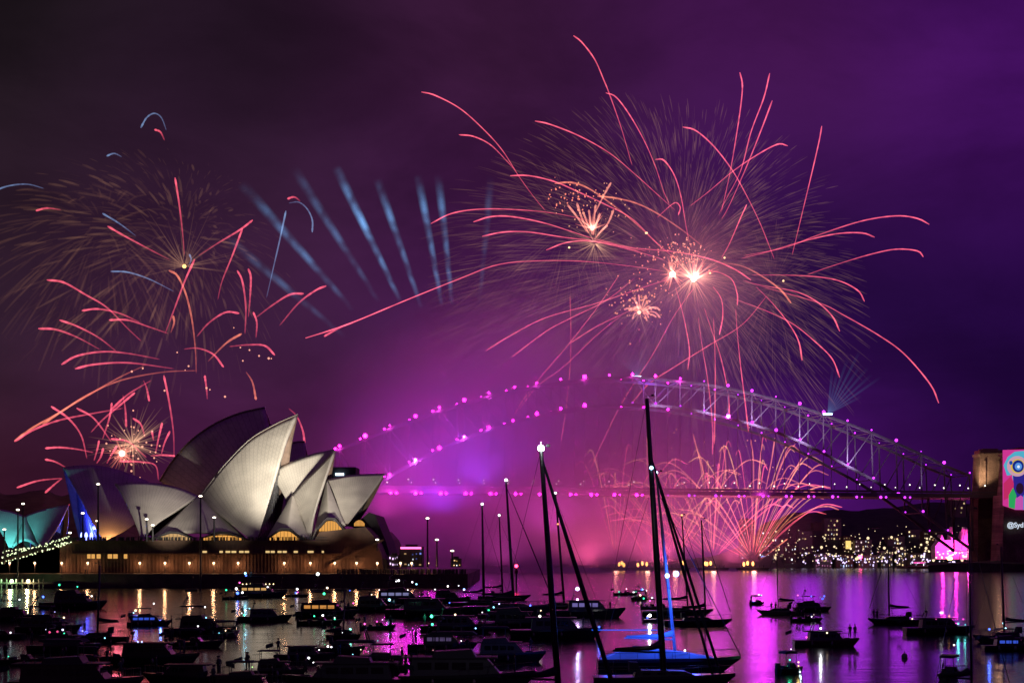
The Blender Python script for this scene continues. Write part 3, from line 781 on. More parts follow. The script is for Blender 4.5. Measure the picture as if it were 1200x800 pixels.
for i, (a, b, t0, t1, Y, r_, c_, p_, col, lab) in enumerate(BL):
    t = lit_box('far_building', lab, 'building', a, b, t0, t1 + 6, Y, M_b1 if i % 2 else M_b2, col, fb.uniform(.6, 2.3), r_, c_, None, 14, p_, True, 30 + i)
    if 'golden' in lab:
        w_ = (b - a) / F * Y; MB().box((0, -.4, (t1 + 6 - 638) / F * Y), (w_ * .5, .4, 8)).build('golden_window', em((1, .68, .2), 1.1), t)
    t['group'] = 'lit buildings on the far shore'
    if i % 4 == 1: MB().box((0, -.4, fb.uniform(5, 12)), ((b - a) / F * Y * .6, .3, 1.2)).build('neon_strip', em(fb.choice(((1, .1, .5), (.3, .4, 1), (1, .3, .1))), 1.6), t)
# red harbour beacon
t = thing('harbour_beacon', 'red beacon lamp on the far shore', 'beacon', tuple(at(1008, 662, 1490)))
MB().tube([(0, 0, 0), (0, 0, 8)], .4, 6).build('post', M_pole, t); MB().ball((0, 0, 8), 2.0).build('lamp', em((1, .05, .25), 14, True), t, smooth=True)
# amber quay lamps
for px, py in ((1113, 654), (1142, 654), (1165, 654), (1193, 655)):
    a = at(px, py, 1380); t = thing('quay_lamp', 'amber quay lamp below the bridge pylons', 'street lamp', (a.x, 1380, 1.5), 0, 'amber quay lamps')
    h = a.z - 1.5; MB().tube([(0, 0, 0), (0, 0, h)], .3, 6).build('post', M_pole, t); MB().ball((0, 0, h), 2.0, sc=(1.2, 1, .8)).build('lamp', em((1, .5, .1), 14, True), t, smooth=True)
q = MB(); a = at(1100, 662, 1168); q.loft([[(a.x + 300 * k / 12 - (8 if k == 0 else 0), y_, z_) for y_, z_ in ((1168, -1), (1168.5, 4.6 + rnd.uniform(-.5, 2.4)), (1182, 6.5 + rnd.uniform(-1, 3)), (1300, 6.0))] for k in range(13)], 0, cap=False); o = q.build('shore', M_bark); o['kind'] = 'structure'
q = MB(); a = at(1090, 662, 1385); q.box((a.x + 260, 1385 + 20, 1), (560, 40, 2.6)); o = q.build('quay', M_stone2); o['kind'] = 'structure'
# pink lit amusement pavilion below the deck
t = thing('amusement_pavilion', 'pavilion flooded with pink light beneath the bridge deck', 'pavilion', tuple(at(1117, 655, 1420)))
wv = 42 / F * 1420
M_white = mat('white_plaster', (.75, .72, .70), .7, noise=.1)
MB().prism([(-wv / 2, 0), (wv / 2, 0), (wv / 2, 20), (wv * .38, 26), (wv * .3, 26), (wv * .24, 18), (wv * .05, 18), (0, 30), (-wv * .06, 18), (-wv * .25, 18), (-wv * .31, 23), (-wv * .4, 16), (-wv / 2, 12)], 0, 14).build('wall', M_white, t)
for x in (-12, 0, 12): 
    lamp('POINT', (x, -9, 13), 16000, (1, .03, .45), 'pink_flood', t, 1)
MB().ball((wv * .34, 2, 27), 3.0, seg=10, rings=6).build('dome', M_white, t, smooth=True)
q = MB()
for i in range(30): q.box((fb.uniform(-wv / 2, wv / 2), -.3, fb.uniform(1, 8)), (1.1, .3, .9))
q.build('entrance_lights', em((1, .95, .8), 2.2), t)
# scattered street glints up the hillside
q = MB()
for i in range(240):
    px = fb.uniform(905, 1140); py = 658 - abs(fb.gauss(0, 1)) * 20
    if py < 614: continue
    q.ball(at(px, py, fb.uniform(1480, 1502)), fb.uniform(.2, .5) + (fb.random() ** 6) * 1.2, seg=5, rings=4)
o = q.build('street_glints', em((1, .76, .45), 1.3)); o['kind'] = 'stuff'; o['label'] = 'scattered street and garden lights along the far shore'
q = MB()
for i in range(90):
    px = fb.uniform(940, 1120); py = 660 - abs(fb.gauss(0, 1)) * 6
    q.ball(at(px, py, fb.uniform(1480, 1502)), fb.uniform(.4, 1.0), seg=5, rings=4)
o = q.build('quay_glints', em((.75, .6, 1), 1.8)); o['kind'] = 'stuff'; o['label'] = 'cold white lights along the far waterfront'

exec_after = []
# ------------------------------------------------------------------ firework trails
def trail_mat(name, c0, c1, s):
    """burning star trail: clear where the spark has died, glowing where it burns"""
    m = bpy.data.materials.new(name); m.use_nodes = True; t = m.node_tree; t.nodes.clear()
    a = t.nodes.new('ShaderNodeAttribute'); a.attribute_name = 'glow'
    r = t.nodes.new('ShaderNodeValToRGB'); r.color_ramp.elements[0].color = (*c0, 1); r.color_ramp.elements[1].color = (*c1, 1)
    t.links.new(a.outputs['Fac'], r.inputs[0])
    e = t.nodes.new('ShaderNodeEmission'); t.links.new(r.outputs[0], e.inputs[0])
    k = t.nodes.new('ShaderNodeMath'); k.operation = 'MULTIPLY'; k.inputs[1].default_value = s
    t.links.new(a.outputs['Fac'], k.inputs[0]); t.links.new(k.outputs[0], e.inputs[1])
    tr = t.nodes.new('ShaderNodeBsdfTransparent'); ad = t.nodes.new('ShaderNodeAddShader'); o = t.nodes.new('ShaderNodeOutputMaterial')
    t.links.new(tr.outputs[0], ad.inputs[0]); t.links.new(e.outputs[0], ad.inputs[1]); t.links.new(ad.outputs[0], o.inputs[0])
    m.cycles.emission_sampling = 'NONE'; return m
T_red = trail_mat('red_star_trail', (.75, .06, .12), (1, .13, .20), .66)
T_or = trail_mat('amber_star_trail', (.8, .12, .10), (1, .27, .15), .52)
T_amb = trail_mat('golden_star_trail', (.8, .2, .08), (1, .48, .16), .5)
T_blu = trail_mat('blue_star_trail', (.25, .3, .7), (.30, .52, .9), .28)
T_gold = trail_mat('gold_glitter', (.5, .20, .10), (.8, .42, .24), .055)
T_hot = trail_mat('hot_star_trail', (1, .18, .13), (1, .38, .27), .62)
T_cyan = trail_mat('blue_ray', (.1, .3, .6), (.2, .5, .85), .12)
rf = random.Random(11)
def streak(parent, pts, Yc, m, r=.62, spread=60, head=1.0, tail=.25, name='streak', cen=None, n=None, seg=5):
    """pixel way-points, the burnt-out tail last; the star flew out of the burst, so its distance changes along the way"""
    if parent.get('_c') is not None: pass
    d = rf.uniform(-spread, spread); k = n or max(10, min(44, len(pts) * 7))
    P = smoothline([Vector((p[0], p[1], 0)) for p in pts], k); out = []; g = []; rr = []
    for i, p in enumerate(P):
        u = i / (k - 1)
        out.append(at(p.x, p.y, Yc + d * (1 - u)) - parent.location)
        g.append((head * (1 - u) + tail * u) * (1 if u > .03 else .75) * rf.uniform(.72, 1.18) * (1 if i < k - 1 else 0)); rr.append(r * (1.0 - .5 * u) * (1 if 0 < i < k - 1 else .5) * rf.uniform(.85, 1.12))
    return MB().tube(out, rr, seg, glow=g).build(name, m, parent, smooth=True)
def burst(name, label, px, py, Y, cat='firework'): return thing(name, label, cat, at(px, py, Y))

Y1 = 1180
f1 = burst('firework_burst', 'largest red firework with long drooping arcs and a white hot heart above the bridge', 803, 322, Y1)
RED = [
 [(672, 42), (682, 50), (697, 70), (708, 95), (714, 110), (728, 150), (741, 195)],
 [(710, 109), (722, 114), (738, 135), (755, 165), (768, 195), (778, 225), (785, 240)],
 [(494, 108), (510, 112), (540, 128), (570, 155), (590, 178), (607, 205), (625, 230), (640, 248)],
 [(538, 158), (555, 160), (575, 170), (595, 190), (602, 198)],
 [(627, 142), (645, 146), (680, 160), (715, 180), (745, 205), (775, 232), (792, 247)],
 [(598, 206), (620, 206), (650, 213), (680, 226), (710, 240), (740, 256), (770, 285), (800, 310)],
 [(768, 187), (778, 188), (790, 205), (798, 230), (804, 265), (808, 285)],
 [(867, 85), (870, 100), (868, 125), (862, 165), (855, 205), (845, 250)],
 [(902, 86), (895, 115), (880, 155), (868, 200), (850, 235), (842, 252)],
 [(905, 118), (893, 150), (875, 195), (855, 240), (845, 258)],
 [(923, 171), (912, 169), (890, 180), (860, 200), (830, 225), (808, 242)],
 [(800, 149), (815, 153), (835, 170), (855, 195), (870, 220), (890, 260), (908, 305)],
 [(963, 148), (960, 165), (952, 200), (940, 250), (928, 300)],
 [(875, 240), (868, 255), (855, 285), (845, 303)],
 [(795, 252), (797, 243), (790, 238), (770, 255)],
 [(1089, 263), (1075, 256), (1050, 253), (1010, 259), (960, 275), (920, 290), (870, 300)],
 [(1025, 278), (1010, 273), (980, 274), (940, 283), (900, 295), (868, 303)],
 [(1082, 301), (1075, 294), (1050, 292), (1020, 298), (980, 310), (945, 322)],
 [(1013, 353), (1005, 340), (980, 328), (940, 323), (880, 322)],
 [(984, 388), (975, 370), (955, 352), (930, 341), (890, 334), (870, 328)],
 [(1100, 472), (1090, 450), (1060, 415), (1030, 393), (990, 370), (960, 355), (890, 335)],
 [(984, 442), (975, 420), (955, 400), (930, 380), (900, 365), (860, 350)],
 [(940, 422), (936, 400), (925, 380), (905, 355), (885, 335)],
 [(880, 328), (860, 315), (830, 303), (790, 295), (740, 290), (700, 280)],
 [(843, 392), (847, 370), (845, 350), (835, 335)],
 [(864, 358), (864, 345), (858, 328), (845, 320), (832, 317)],
 [(806, 433), (808, 410), (803, 380), (797, 355), (791, 335)],
 [(855, 490), (853, 460), (845, 420), (835, 390), (825, 360)],
 [(877, 505), (873, 470), (868, 430), (864, 390), (862, 360)],
 [(835, 532), (835, 500), (830, 450), (822, 400), (818, 370)],
 [(837, 520), (838, 470), (838, 420), (836, 370)],
 [(657, 520), (663, 480), (668, 430), (669, 390), (668, 345)],
 [(604, 484), (612, 470), (635, 440), (665, 405), (700, 360), (727, 320)],
 [(693, 548), (705, 520), (730, 470), (765, 415), (790, 370), (815, 335)],
 [(738, 475), (760, 450), (790, 430), (830, 405), (870, 380), (900, 345)],
 [(358, 396), (390, 386), (420, 375), (480, 350), (540, 326), (580, 311), (620, 306), (680, 306), (740, 312), (780, 318)],
 [(505, 262), (530, 250), (565, 245), (610, 246), (650, 250), (690, 258)],
 [(555, 260), (575, 254), (600, 254), (640, 262), (690, 278), (750, 295)],
 [(565, 277), (590, 272), (620, 272), (660, 278), (700, 283), (760, 295)],
 [(640, 293), (665, 284), (695, 283), (740, 293), (780, 305)],
 [(569, 411), (600, 392), (640, 372), (700, 355), (750, 338), (790, 325)],
 [(600, 418), (640, 388), (670, 372), (710, 352), (745, 325)],
 [(668, 402), (700, 382), (742, 362)],
 [(608, 480), (630, 452), (660, 430), (700, 392), (730, 368)],
]
for k, p in enumerate(RED): streak(f1, p, Y1, T_red, .53, 90, 1.0, .42)
for p in ([(650, 215), (670, 214), (690, 221), (715, 238), (745, 262), (780, 295)], [(700, 230), (720, 232), (745, 238), (770, 250), (800, 270), (825, 290)],
          [(927, 355), (915, 340), (895, 325), (870, 312), (845, 308)]): streak(f1, p, Y1, T_or, .7, 60, .9, .3)
def core(parent, cx, cy_, Y, n, r0, r1, m, name='spark_ray', up=0, r=.5, seed=1, squash=1, part='core', cr=2.2, cs=9, ccol=(1, .55, .38), a0=0, a1=2 * math.pi, droop=0.0, g0=.15, g1=1.0):
    q = random.Random(seed); mb = MB()
    for i in range(n):
        th = q.uniform(a0, a1); ph = q.uniform(-1, 1); L1 = q.uniform(r0, r1) * math.sqrt(max(.05, 1 - ph * ph * .7)); s = q.uniform(.03, .18)
        pts, g = [], []
        for j in range(5):
            u = s + (1 - s) * j / 4; d = L1 * u
            x = cx + math.cos(th) * d; y = cy_ - math.sin(th) * d * squash - up * u + droop * u * u * L1
            pts.append(at(x, y, Y + ph * r1 * .6 * u) - parent.location); g.append(g1 * (1 - u) + g0 * u)
        mb.tube(pts, [r * (1 - .5 * j / 4) for j in range(5)], 4, glow=g)
    o = mb.build(name, m, parent, smooth=True)
    if n > 12: o['kind'] = 'stuff'
    if cr: MB().ball(at(cx, cy_, Y) - parent.location, cr, seg=10, rings=7).build('hot_core', em(ccol, cs), parent, smooth=True)
def sparks(parent, cx, cy_, Y, n, rx, ry, rad, col, s, seed, name='ember', depth=30):
    q = random.Random(seed); mb = MB()
    for i in range(n):
        x = cx + q.gauss(0, rx); y = cy_ + q.gauss(0, ry)
        mb.ball(at(x, y, Y + q.uniform(-depth, depth)) - parent.location, rad * q.uniform(.5, 1.3), seg=5, rings=4)
    o = mb.build(name, em(col, s), parent, smooth=True); o['kind'] = 'stuff'
core(f1, 788, 321, Y1, 26, 8, 26, T_hot, seed=3, r=.8, cr=2.1, cs=12)
core(f1, 813, 327, Y1 - 5, 34, 10, 34, T_hot, seed=4, r=.75, cr=2.0, cs=12, a0=.3, a1=2.9)
core(f1, 812, 325, Y1, 90, 20, 60, T_gold, 'pale_ray', seed=5, r=.5, cr=0, g0=.3, g1=3.5)
sparks(f1, 803, 302, Y1, 110, 13, 12, .5, (1, .35, .25), 1.6, 2); sparks(f1, 775, 300, Y1, 60, 20, 12, .55, (1, .28, .22), 1.1, 8)
for x, y in ((849, 302), (918, 329), (832, 320), (758, 273), (667, 290), (757, 273)): MB().ball(at(x, y, Y1) - f1.location, 0.8).build('lone_star', em((1, .62, .3), 2), f1, smooth=True)
lamp('POINT', (6, -14, -3), 1.6e5, (1, .30, .30), 'burst_light', f1, 4)

# pale gold willow glitter: hundreds of fine drooping lines filling a great globe
def glitter(parent, cx, cy_, Y, n, rad, seed, m=T_gold, r=.34, inner=.25, length=(.12, .3), droop=.25, sq=(1, 1), g=1.0, drift=(0, 0), name='glitter'):
    q = random.Random(seed); mb = MB()
    for i in range(n):
        v = Vector((q.gauss(0, 1), q.gauss(0, 1), q.gauss(0, 1))).normalized()
        e = q.uniform(inner, 1) ** .8; l = q.uniform(*length); pts, gg = [], []
        c = at(cx, cy_, Y) - parent.location; S = rad / F * Y; gl = q.uniform(.25, 1) ** 1.5 * g
        for j in range(4):
            u = e - l * (1 - j / 3)
            if u < .02: u = .02
            p = Vector((v.x * u * S * sq[0] + drift[0] * u * u * S, v.y * u * S, v.z * u * S * sq[1] - droop * u * u * S + drift[1] * u * u * S))
            pts.append(c + p); gg.append(gl * (0.15 + .85 * math.sin(math.pi * (j + .7) / 4.4)))
        mb.tube(pts, [r * .6, r, r * 1.1, r * .7], 3, glow=gg, caps=False)
    o = mb.build(name, m, parent, smooth=True); o['kind'] = 'stuff'
glitter(f1, 790, 315, Y1, 6500, 268, 31, g=.85, drift=(-.12, 0), length=(.05, .15), r=.36)
glitter(f1, 800, 325, Y1, 1100, 150, 32, g=.9, inner=.15, length=(.08, .2))
glitter(f1, 905, 335, Y1 + 30, 500, 110, 33, g=.7, inner=.1)
glitter(f1, 660, 270, Y1 + 30, 700, 140, 34, g=.6, inner=.3, drift=(-.3, -.1))

f2 = burst('firework_burst', 'small bright red palm burst, upper left of the white hot heart', 693, 265, 1170)
PALM = [[(716, 214), (708, 228), (697, 250)], [(683, 248), (687, 258), (692, 272)], [(676, 238), (682, 256), (690, 274)], [(703, 250), (699, 262), (695, 276)], [(712, 264), (705, 270), (698, 279)], [(665, 240), (676, 254), (688, 272)], [(690, 246), (692, 260), (694, 276)], [(719, 246), (712, 262), (700, 276)], [(698, 240), (696, 258), (695, 274)]]
for p in PALM: streak(f2, p, 1170, T_hot, .9, 10, .75, .6)
core(f2, 694, 268, 1170, 22, 8, 26, T_hot, seed=13, r=.6, cr=1.6, cs=4, ccol=(1, .3, .22), a0=.2, a1=3.0)
core(f2, 697, 285, 1170, 60, 20, 55, T_gold, 'pale_ray', seed=15, r=.42, cr=0, g0=.3, g1=2.2)
sparks(f2, 668, 230, 1170, 45, 14, 7, .55, (1, .25, .17), 1.3, 5); sparks(f2, 700, 240, 1170, 40, 22, 14, .5, (1, .4, .25), 1.0, 6)
f3 = burst('firework_burst', 'small bright red burst just below and left of the white hot heart', 750, 365, 1165)
for a in range(22):
    th = rf.uniform(-.5, 3.5); l = rf.uniform(8, 26); h = rf.uniform(2, 7)
    streak(f3, [(750 + math.cos(th) * l, 366 - math.sin(th) * l + h), (750 + math.cos(th) * l * .7, 366 - math.sin(th) * l * .75), (750 + math.cos(th) * 3, 366 - math.sin(th) * 3)], 1165, T_hot, .75, 8, .8, .5)
core(f3, 749, 366, 1165, 40, 14, 44, T_gold, 'pale_ray', seed=25, r=.42, cr=1.4, cs=4, ccol=(1, .35, .25), g0=.3, g1=2.2)
sparks(f3, 748, 352, 1165, 90, 18, 14, .6, (1, .32, .22), 1.2, 15)

# left side shells
Y4 = 1000
f4 = burst('firework_burst', 'faint gold willow firework with a small amber heart over the opera house', 216, 312, Y4)
for p in ([(205, 208), (210, 240), (214, 275), (216, 300)], [(126, 265), (145, 276), (175, 292), (200, 305)], [(296, 258), (280, 270), (255, 285), (232, 300)], [(284, 268), (272, 300), (260, 330), (255, 352)],
          [(181, 152), (188, 155), (193, 165)], [(42, 247), (55, 244), (72, 246)], [(337, 233), (345, 231), (352, 236)]):
    streak(f4, p, Y4, T_red, .7, 40, .85, .15)
for p in ([(335, 247), (328, 280), (320, 315), (312, 350)], [(366, 272), (366, 258), (360, 245), (350, 237), (338, 238)], [(165, 150), (172, 138), (181, 133), (189, 138), (195, 153)], [(-10, 225), (10, 218), (32, 216), (52, 221)],
          [(125, 183), (134, 180), (143, 184)], [(120, 250), (140, 262), (160, 277)], [(130, 318), (150, 319), (175, 327), (205, 342)], [(222, 298), (224, 304), (222, 310)]):
    streak(f4, p, Y4, T_blu, .62, 40, .9, .3)
core(f4, 216, 312, Y4, 70, 25, 95, T_gold, 'pale_ray', seed=45, r=.4, cr=1.3, cs=3, ccol=(1, .5, .15), g0=.15, g1=.9, a0=-.2, a1=3.4)
glitter(f4, 205, 285, Y4, 260, 165, 41, r=.8, g=.75, length=(.1, .2), inner=.35, droop=.5, drift=(-.28, .25), sq=(.92, .92))
glitter(f4, 120, 270, Y4 + 20, 280, 160, 42, r=.7, g=.42, length=(.15, .32), inner=.35, droop=.8, drift=(-.1, .35), sq=(1, .8))
glitter(f4, 200, 270, Y4 + 20, 700, 190, 43, r=.33, g=.4, length=(.05, .15), inner=.3, droop=.5, drift=(-.2, .2), sq=(1, .8))
Y5 = 960
f5 = burst('firework_burst', 'wide red firework of drooping arcs just above the tallest sail', 222, 430, Y5)
for p in ([(55, 328), (75, 331), (100, 345), (125, 360), (150, 385), (166, 400)], [(96, 364), (115, 362), (140, 367), (165, 378)], [(128, 375), (150, 375), (175, 383), (198, 391)], [(70, 375), (90, 382), (115, 395), (137, 412)],
          [(45, 385), (65, 386), (90, 395), (118, 410)], [(72, 427), (90, 417), (120, 412), (150, 414), (188, 421)], [(88, 432), (110, 427), (150, 425), (205, 432)], [(17, 516), (40, 500), (72, 482), (100, 464), (140, 446), (190, 436), (232, 434)],
          [(50, 497), (78, 478), (105, 462), (140, 442), (170, 428)], [(130, 480), (150, 462), (178, 445)], [(228, 304), (217, 328), (205, 360), (193, 392)], [(198, 317), (208, 323), (218, 345), (225, 375), (229, 410), (230, 438)],
          [(278, 317), (284, 330), (288, 360), (287, 392)], [(291, 315), (294, 325), (293, 350), (291, 372)], [(280, 367), (264, 366), (245, 378), (230, 395)], [(283, 391), (265, 402), (243, 424)],
          [(382, 335), (370, 340), (350, 355), (327, 382)], [(356, 344), (340, 345), (320, 357), (300, 372)], [(322, 416), (310, 405), (290, 404), (268, 406)], [(297, 366), (301, 378), (300, 396)], [(203, 370), (204, 378), (200, 390)],
          [(262, 430), (250, 415), (232, 408), (215, 409)], [(240, 440), (242, 455), (243, 468)], [(192, 440), (198, 470), (203, 505), (204, 536)], [(300, 468), (296, 448), (288, 435)], [(357, 520), (355, 505), (348, 488), (338, 478)], [(380, 394), (400, 383), (415, 378)],
          [(175, 470), (172, 455), (168, 445)], [(148, 500), (147, 480), (144, 462)]):
    streak(f5, p, Y5, T_red if rf.random() < .8 else T_or, .72, 50, .85, .2)
sparks(f5, 240, 425, Y5, 16, 40, 25, .6, (1, .4, .3), 1.2, 51)
Y6 = 820
f6 = burst('firework_burst', 'low red firework with a pink glowing heart behind the dark ribbed shell', 143, 531, Y6)
for p in ([(60, 476), (80, 490), (95, 510), (102, 538)], [(90, 478), (110, 490), (131, 518)], [(17, 517), (40, 503), (70, 492), (110, 484), (145, 478)], [(53, 525), (70, 524), (90, 526), (110, 530)], [(53, 538), (65, 541), (78, 548)],
          [(20, 571), (45, 563), (73, 560)], [(53, 577), (63, 568), (73, 560)], [(116, 516), (114, 526), (110, 540)], [(158, 460), (140, 475), (120, 492), (106, 507)], [(130, 514), (150, 517), (165, 530), (172, 536)],
          [(156, 490), (165, 497), (170, 512)], [(205, 534), (190, 533), (176, 534)], [(140, 540), (165, 541), (182, 545), (186, 563)], [(190, 495), (186, 512), (182, 532)], [(199, 505), (193, 518), (189, 532)], [(178, 505), (180, 516)],
          [(131, 472), (128, 490), (120, 515)], [(70, 605), (76, 597), (82, 590)], [(121, 525), (118, 535), (113, 543)], [(137, 522), (131, 532), (125, 543)]):
    streak(f6, p, Y6, T_red, .62, 25, .9, .3)
core(f6, 143, 531, Y6, 40, 10, 30, T_hot, seed=61, r=.4, cr=1.6, cs=8, ccol=(1, .4, .3), g0=.05, g1=.6)
core(f6, 155, 520, Y6, 90, 20, 60, T_gold, 'pale_ray', seed=62, r=.4, cr=0, g0=.4, g1=2.2)
sparks(f6, 158, 525, Y6, 50, 18, 18, .5, (1, .4, .28), 1.2, 63)
lamp('POINT', (0, -15, 0), 20000, (1, .15, .25), 'burst_light', f6, 4)

# barges on the water with fans of sparks
def barge(px, label, s=1.0):
    t = thing('firework_barge', label, 'barge', at(px, 663, 1240)); t.location.z = 0
    MB().prism([(-12 * s, .2), (-13 * s, 2.2), (13 * s, 2.2), (12 * s, .2)], -4, 4).build('hull', M_black, t)
    m = MB()
    for k in range(6): m.tube([(-9 * s + k * 3.6 * s, 0, 2.2), (-9 * s + k * 3.6 * s + rf.uniform(-.5, .5), 0, 4.2)], .35, 5)
    m.build('mortar_rack', M_pole, t)
    for k in range(3):
        MB().ball((rf.uniform(-8, 8) * s, -2, 4.2 + rf.random() * 2), 1.0, sc=(1, 1, 1.8)).build('flame', em((1, .40, .10), 5), t, smooth=True)
    lamp('POINT', (0, -8, 7), 5000, (1, .35, .25), 'fire_light', t, 2)
    return t
bg = [(721, 'firework barge farthest left, half lost in the smoke'), (790, 'firework barge with two small flames, second from the left'), (835, 'firework barge in the middle under the crossing sparks'), (882, 'brightest firework barge at the right end of the row'), (758, 'small dim firework barge behind the tall mast')]
B = [barge(*b) for b in bg]
def fan(parent, arcs, m, r=.55, sp=18):
    for p in arcs: streak(parent, p, 1240, m, r, sp, .95, .30, 'spark_trail')
fan(B[3], [[(983, 597), (970, 593), (950, 597), (920, 615), (895, 647)], [(973, 571), (960, 570), (940, 580), (915, 610), (890, 652)], [(967, 544), (955, 547), (935, 570), (910, 610), (886, 655)], [(932, 520), (920, 535), (905, 575), (890, 620), (884, 652)],
            [(940, 536), (935, 545), (918, 580), (900, 622)], [(923, 631), (905, 645), (890, 656)], [(908, 513), (904, 540), (896, 580), (885, 642)], [(880, 515), (883, 545), (882, 600), (878, 652)], [(793, 596), (815, 600), (840, 620), (865, 645), (882, 661)]], T_or)
fan(B[2], [[(734, 610), (755, 610), (775, 620), (810, 640), (835, 659)], [(812, 508), (818, 530), (830, 570), (845, 600), (870, 640)], [(848, 521), (850, 560), (838, 605)]], T_or)
def arc_auto(x0, y0, xa, ya):
    """from the barge up to an apex and a little over it"""
    dx = xa - x0; return [(xa + dx * .22, ya + abs(ya - y0) * .05), (xa, ya), (x0 + dx * .80, y0 + (ya - y0) * .90), (x0 + dx * .5, y0 + (ya - y0) * .62), (x0 + dx * .08, y0 + (ya - y0) * .14)]
q = random.Random(77)
for b, x0, n, lo, hi in ((B[3], 882, 34, 745, 972), (B[2], 835, 30, 715, 950), (B[1], 790, 16, 690, 900), (B[0], 721, 9, 680, 800), (B[4], 758, 8, 690, 850)):
    for k in range(n):
        xa = q.uniform(lo, hi); ya = 505 + abs(xa - x0) * .35 + q.uniform(0, 75)
        streak(b, arc_auto(x0, 660, xa, ya), 1240, q.choice((T_or, T_or, T_red, T_red, T_amb)), .5, 30, q.uniform(.55, 1.1), q.uniform(.3, .6), 'spark_trail')
    sparks(b, x0, 560, 1240, 24, 34, 36, .5, (1, .4, .28), 1.0, 90 + x0, 'ember')

# ------------------------------------------------------------------ searchlight beams: cone volumes that glow themselves in place of lit smoke
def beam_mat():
    m = bpy.data.materials.new('self_glowing_beam'); m.use_nodes = True; t = m.node_tree; t.nodes.clear()
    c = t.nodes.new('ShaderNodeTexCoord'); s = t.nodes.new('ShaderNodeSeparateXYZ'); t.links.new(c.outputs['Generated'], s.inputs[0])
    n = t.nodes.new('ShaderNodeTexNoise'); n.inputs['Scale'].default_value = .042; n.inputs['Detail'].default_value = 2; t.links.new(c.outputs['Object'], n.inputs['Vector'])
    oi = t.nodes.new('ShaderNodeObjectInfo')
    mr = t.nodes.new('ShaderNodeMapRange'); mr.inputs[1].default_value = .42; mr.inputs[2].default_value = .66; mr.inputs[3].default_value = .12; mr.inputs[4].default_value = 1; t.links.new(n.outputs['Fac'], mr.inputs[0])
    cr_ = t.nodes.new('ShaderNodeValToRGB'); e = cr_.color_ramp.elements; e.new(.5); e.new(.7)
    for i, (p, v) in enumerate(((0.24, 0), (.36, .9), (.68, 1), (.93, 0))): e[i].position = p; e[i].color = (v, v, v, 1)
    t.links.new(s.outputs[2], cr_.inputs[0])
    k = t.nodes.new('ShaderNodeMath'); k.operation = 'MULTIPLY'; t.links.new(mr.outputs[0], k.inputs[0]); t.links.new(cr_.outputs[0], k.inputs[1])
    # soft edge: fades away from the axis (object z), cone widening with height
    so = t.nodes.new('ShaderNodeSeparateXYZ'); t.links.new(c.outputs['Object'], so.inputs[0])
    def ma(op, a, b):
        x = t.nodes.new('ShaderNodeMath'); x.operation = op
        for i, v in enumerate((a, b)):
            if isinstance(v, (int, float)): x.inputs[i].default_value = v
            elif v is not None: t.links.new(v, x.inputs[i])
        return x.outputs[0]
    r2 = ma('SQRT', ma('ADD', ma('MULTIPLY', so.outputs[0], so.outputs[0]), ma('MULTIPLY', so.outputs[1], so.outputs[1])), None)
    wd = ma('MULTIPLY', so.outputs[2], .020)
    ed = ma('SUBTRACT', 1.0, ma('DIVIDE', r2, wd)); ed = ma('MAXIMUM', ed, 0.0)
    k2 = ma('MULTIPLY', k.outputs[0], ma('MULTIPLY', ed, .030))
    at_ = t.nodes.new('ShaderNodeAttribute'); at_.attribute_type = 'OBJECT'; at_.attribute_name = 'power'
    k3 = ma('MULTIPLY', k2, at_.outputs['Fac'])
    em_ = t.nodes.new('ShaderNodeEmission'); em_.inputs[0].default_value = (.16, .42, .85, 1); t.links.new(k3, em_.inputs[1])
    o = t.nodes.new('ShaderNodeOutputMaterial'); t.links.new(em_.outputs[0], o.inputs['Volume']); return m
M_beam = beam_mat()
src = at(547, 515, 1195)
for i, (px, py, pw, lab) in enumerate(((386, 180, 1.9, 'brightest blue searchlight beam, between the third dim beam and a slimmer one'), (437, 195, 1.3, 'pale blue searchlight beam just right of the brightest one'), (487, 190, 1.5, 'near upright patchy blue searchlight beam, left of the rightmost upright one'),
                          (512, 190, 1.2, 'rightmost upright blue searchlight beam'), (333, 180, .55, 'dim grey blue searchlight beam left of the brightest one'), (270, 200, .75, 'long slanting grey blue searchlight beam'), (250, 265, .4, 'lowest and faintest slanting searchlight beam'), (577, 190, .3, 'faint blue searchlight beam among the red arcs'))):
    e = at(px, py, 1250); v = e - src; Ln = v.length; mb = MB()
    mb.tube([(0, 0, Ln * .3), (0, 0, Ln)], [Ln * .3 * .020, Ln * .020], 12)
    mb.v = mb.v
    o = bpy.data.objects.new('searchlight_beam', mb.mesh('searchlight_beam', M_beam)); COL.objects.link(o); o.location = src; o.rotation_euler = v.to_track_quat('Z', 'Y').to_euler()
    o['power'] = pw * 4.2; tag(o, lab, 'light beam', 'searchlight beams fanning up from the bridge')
# fan of thin blue rays at the right of the arch
f8 = thing('ray_projector', 'lamp throwing a fan of thin blue rays from the arch, right of the drooping arcs', 'light projector', at(970, 485, 1165))
for k in range(9):
    a = R(28 + k * 7); l = rf.uniform(45, 85)
    MB().tube([Vector((0, 0, 0)), at(970 + math.cos(a) * l, 485 - math.sin(a) * l, 1165) - f8.location], [.4, 1.2], 5, glow=[.5, 0]).build('ray', T_cyan, f8)
MB().box((0, 0, 0), (7, 1, 1)).build('lamp_bar', em((.5, .8, 1), 5), f8)
f9 = thing('ray_projector', 'lamp throwing faint blue rays from the middle of the arch', 'light projector', at(746, 441, 1165))
for k in range(9):
    a = R(45 + k * 11); l = rf.uniform(25, 50)
    MB().tube([Vector((0, 0, 0)), at(746 + math.cos(a) * l, 441 - math.sin(a) * l, 1165) - f9.location], [.5, 1.4], 5, glow=[.6, 0]).build('ray', T_cyan, f9)
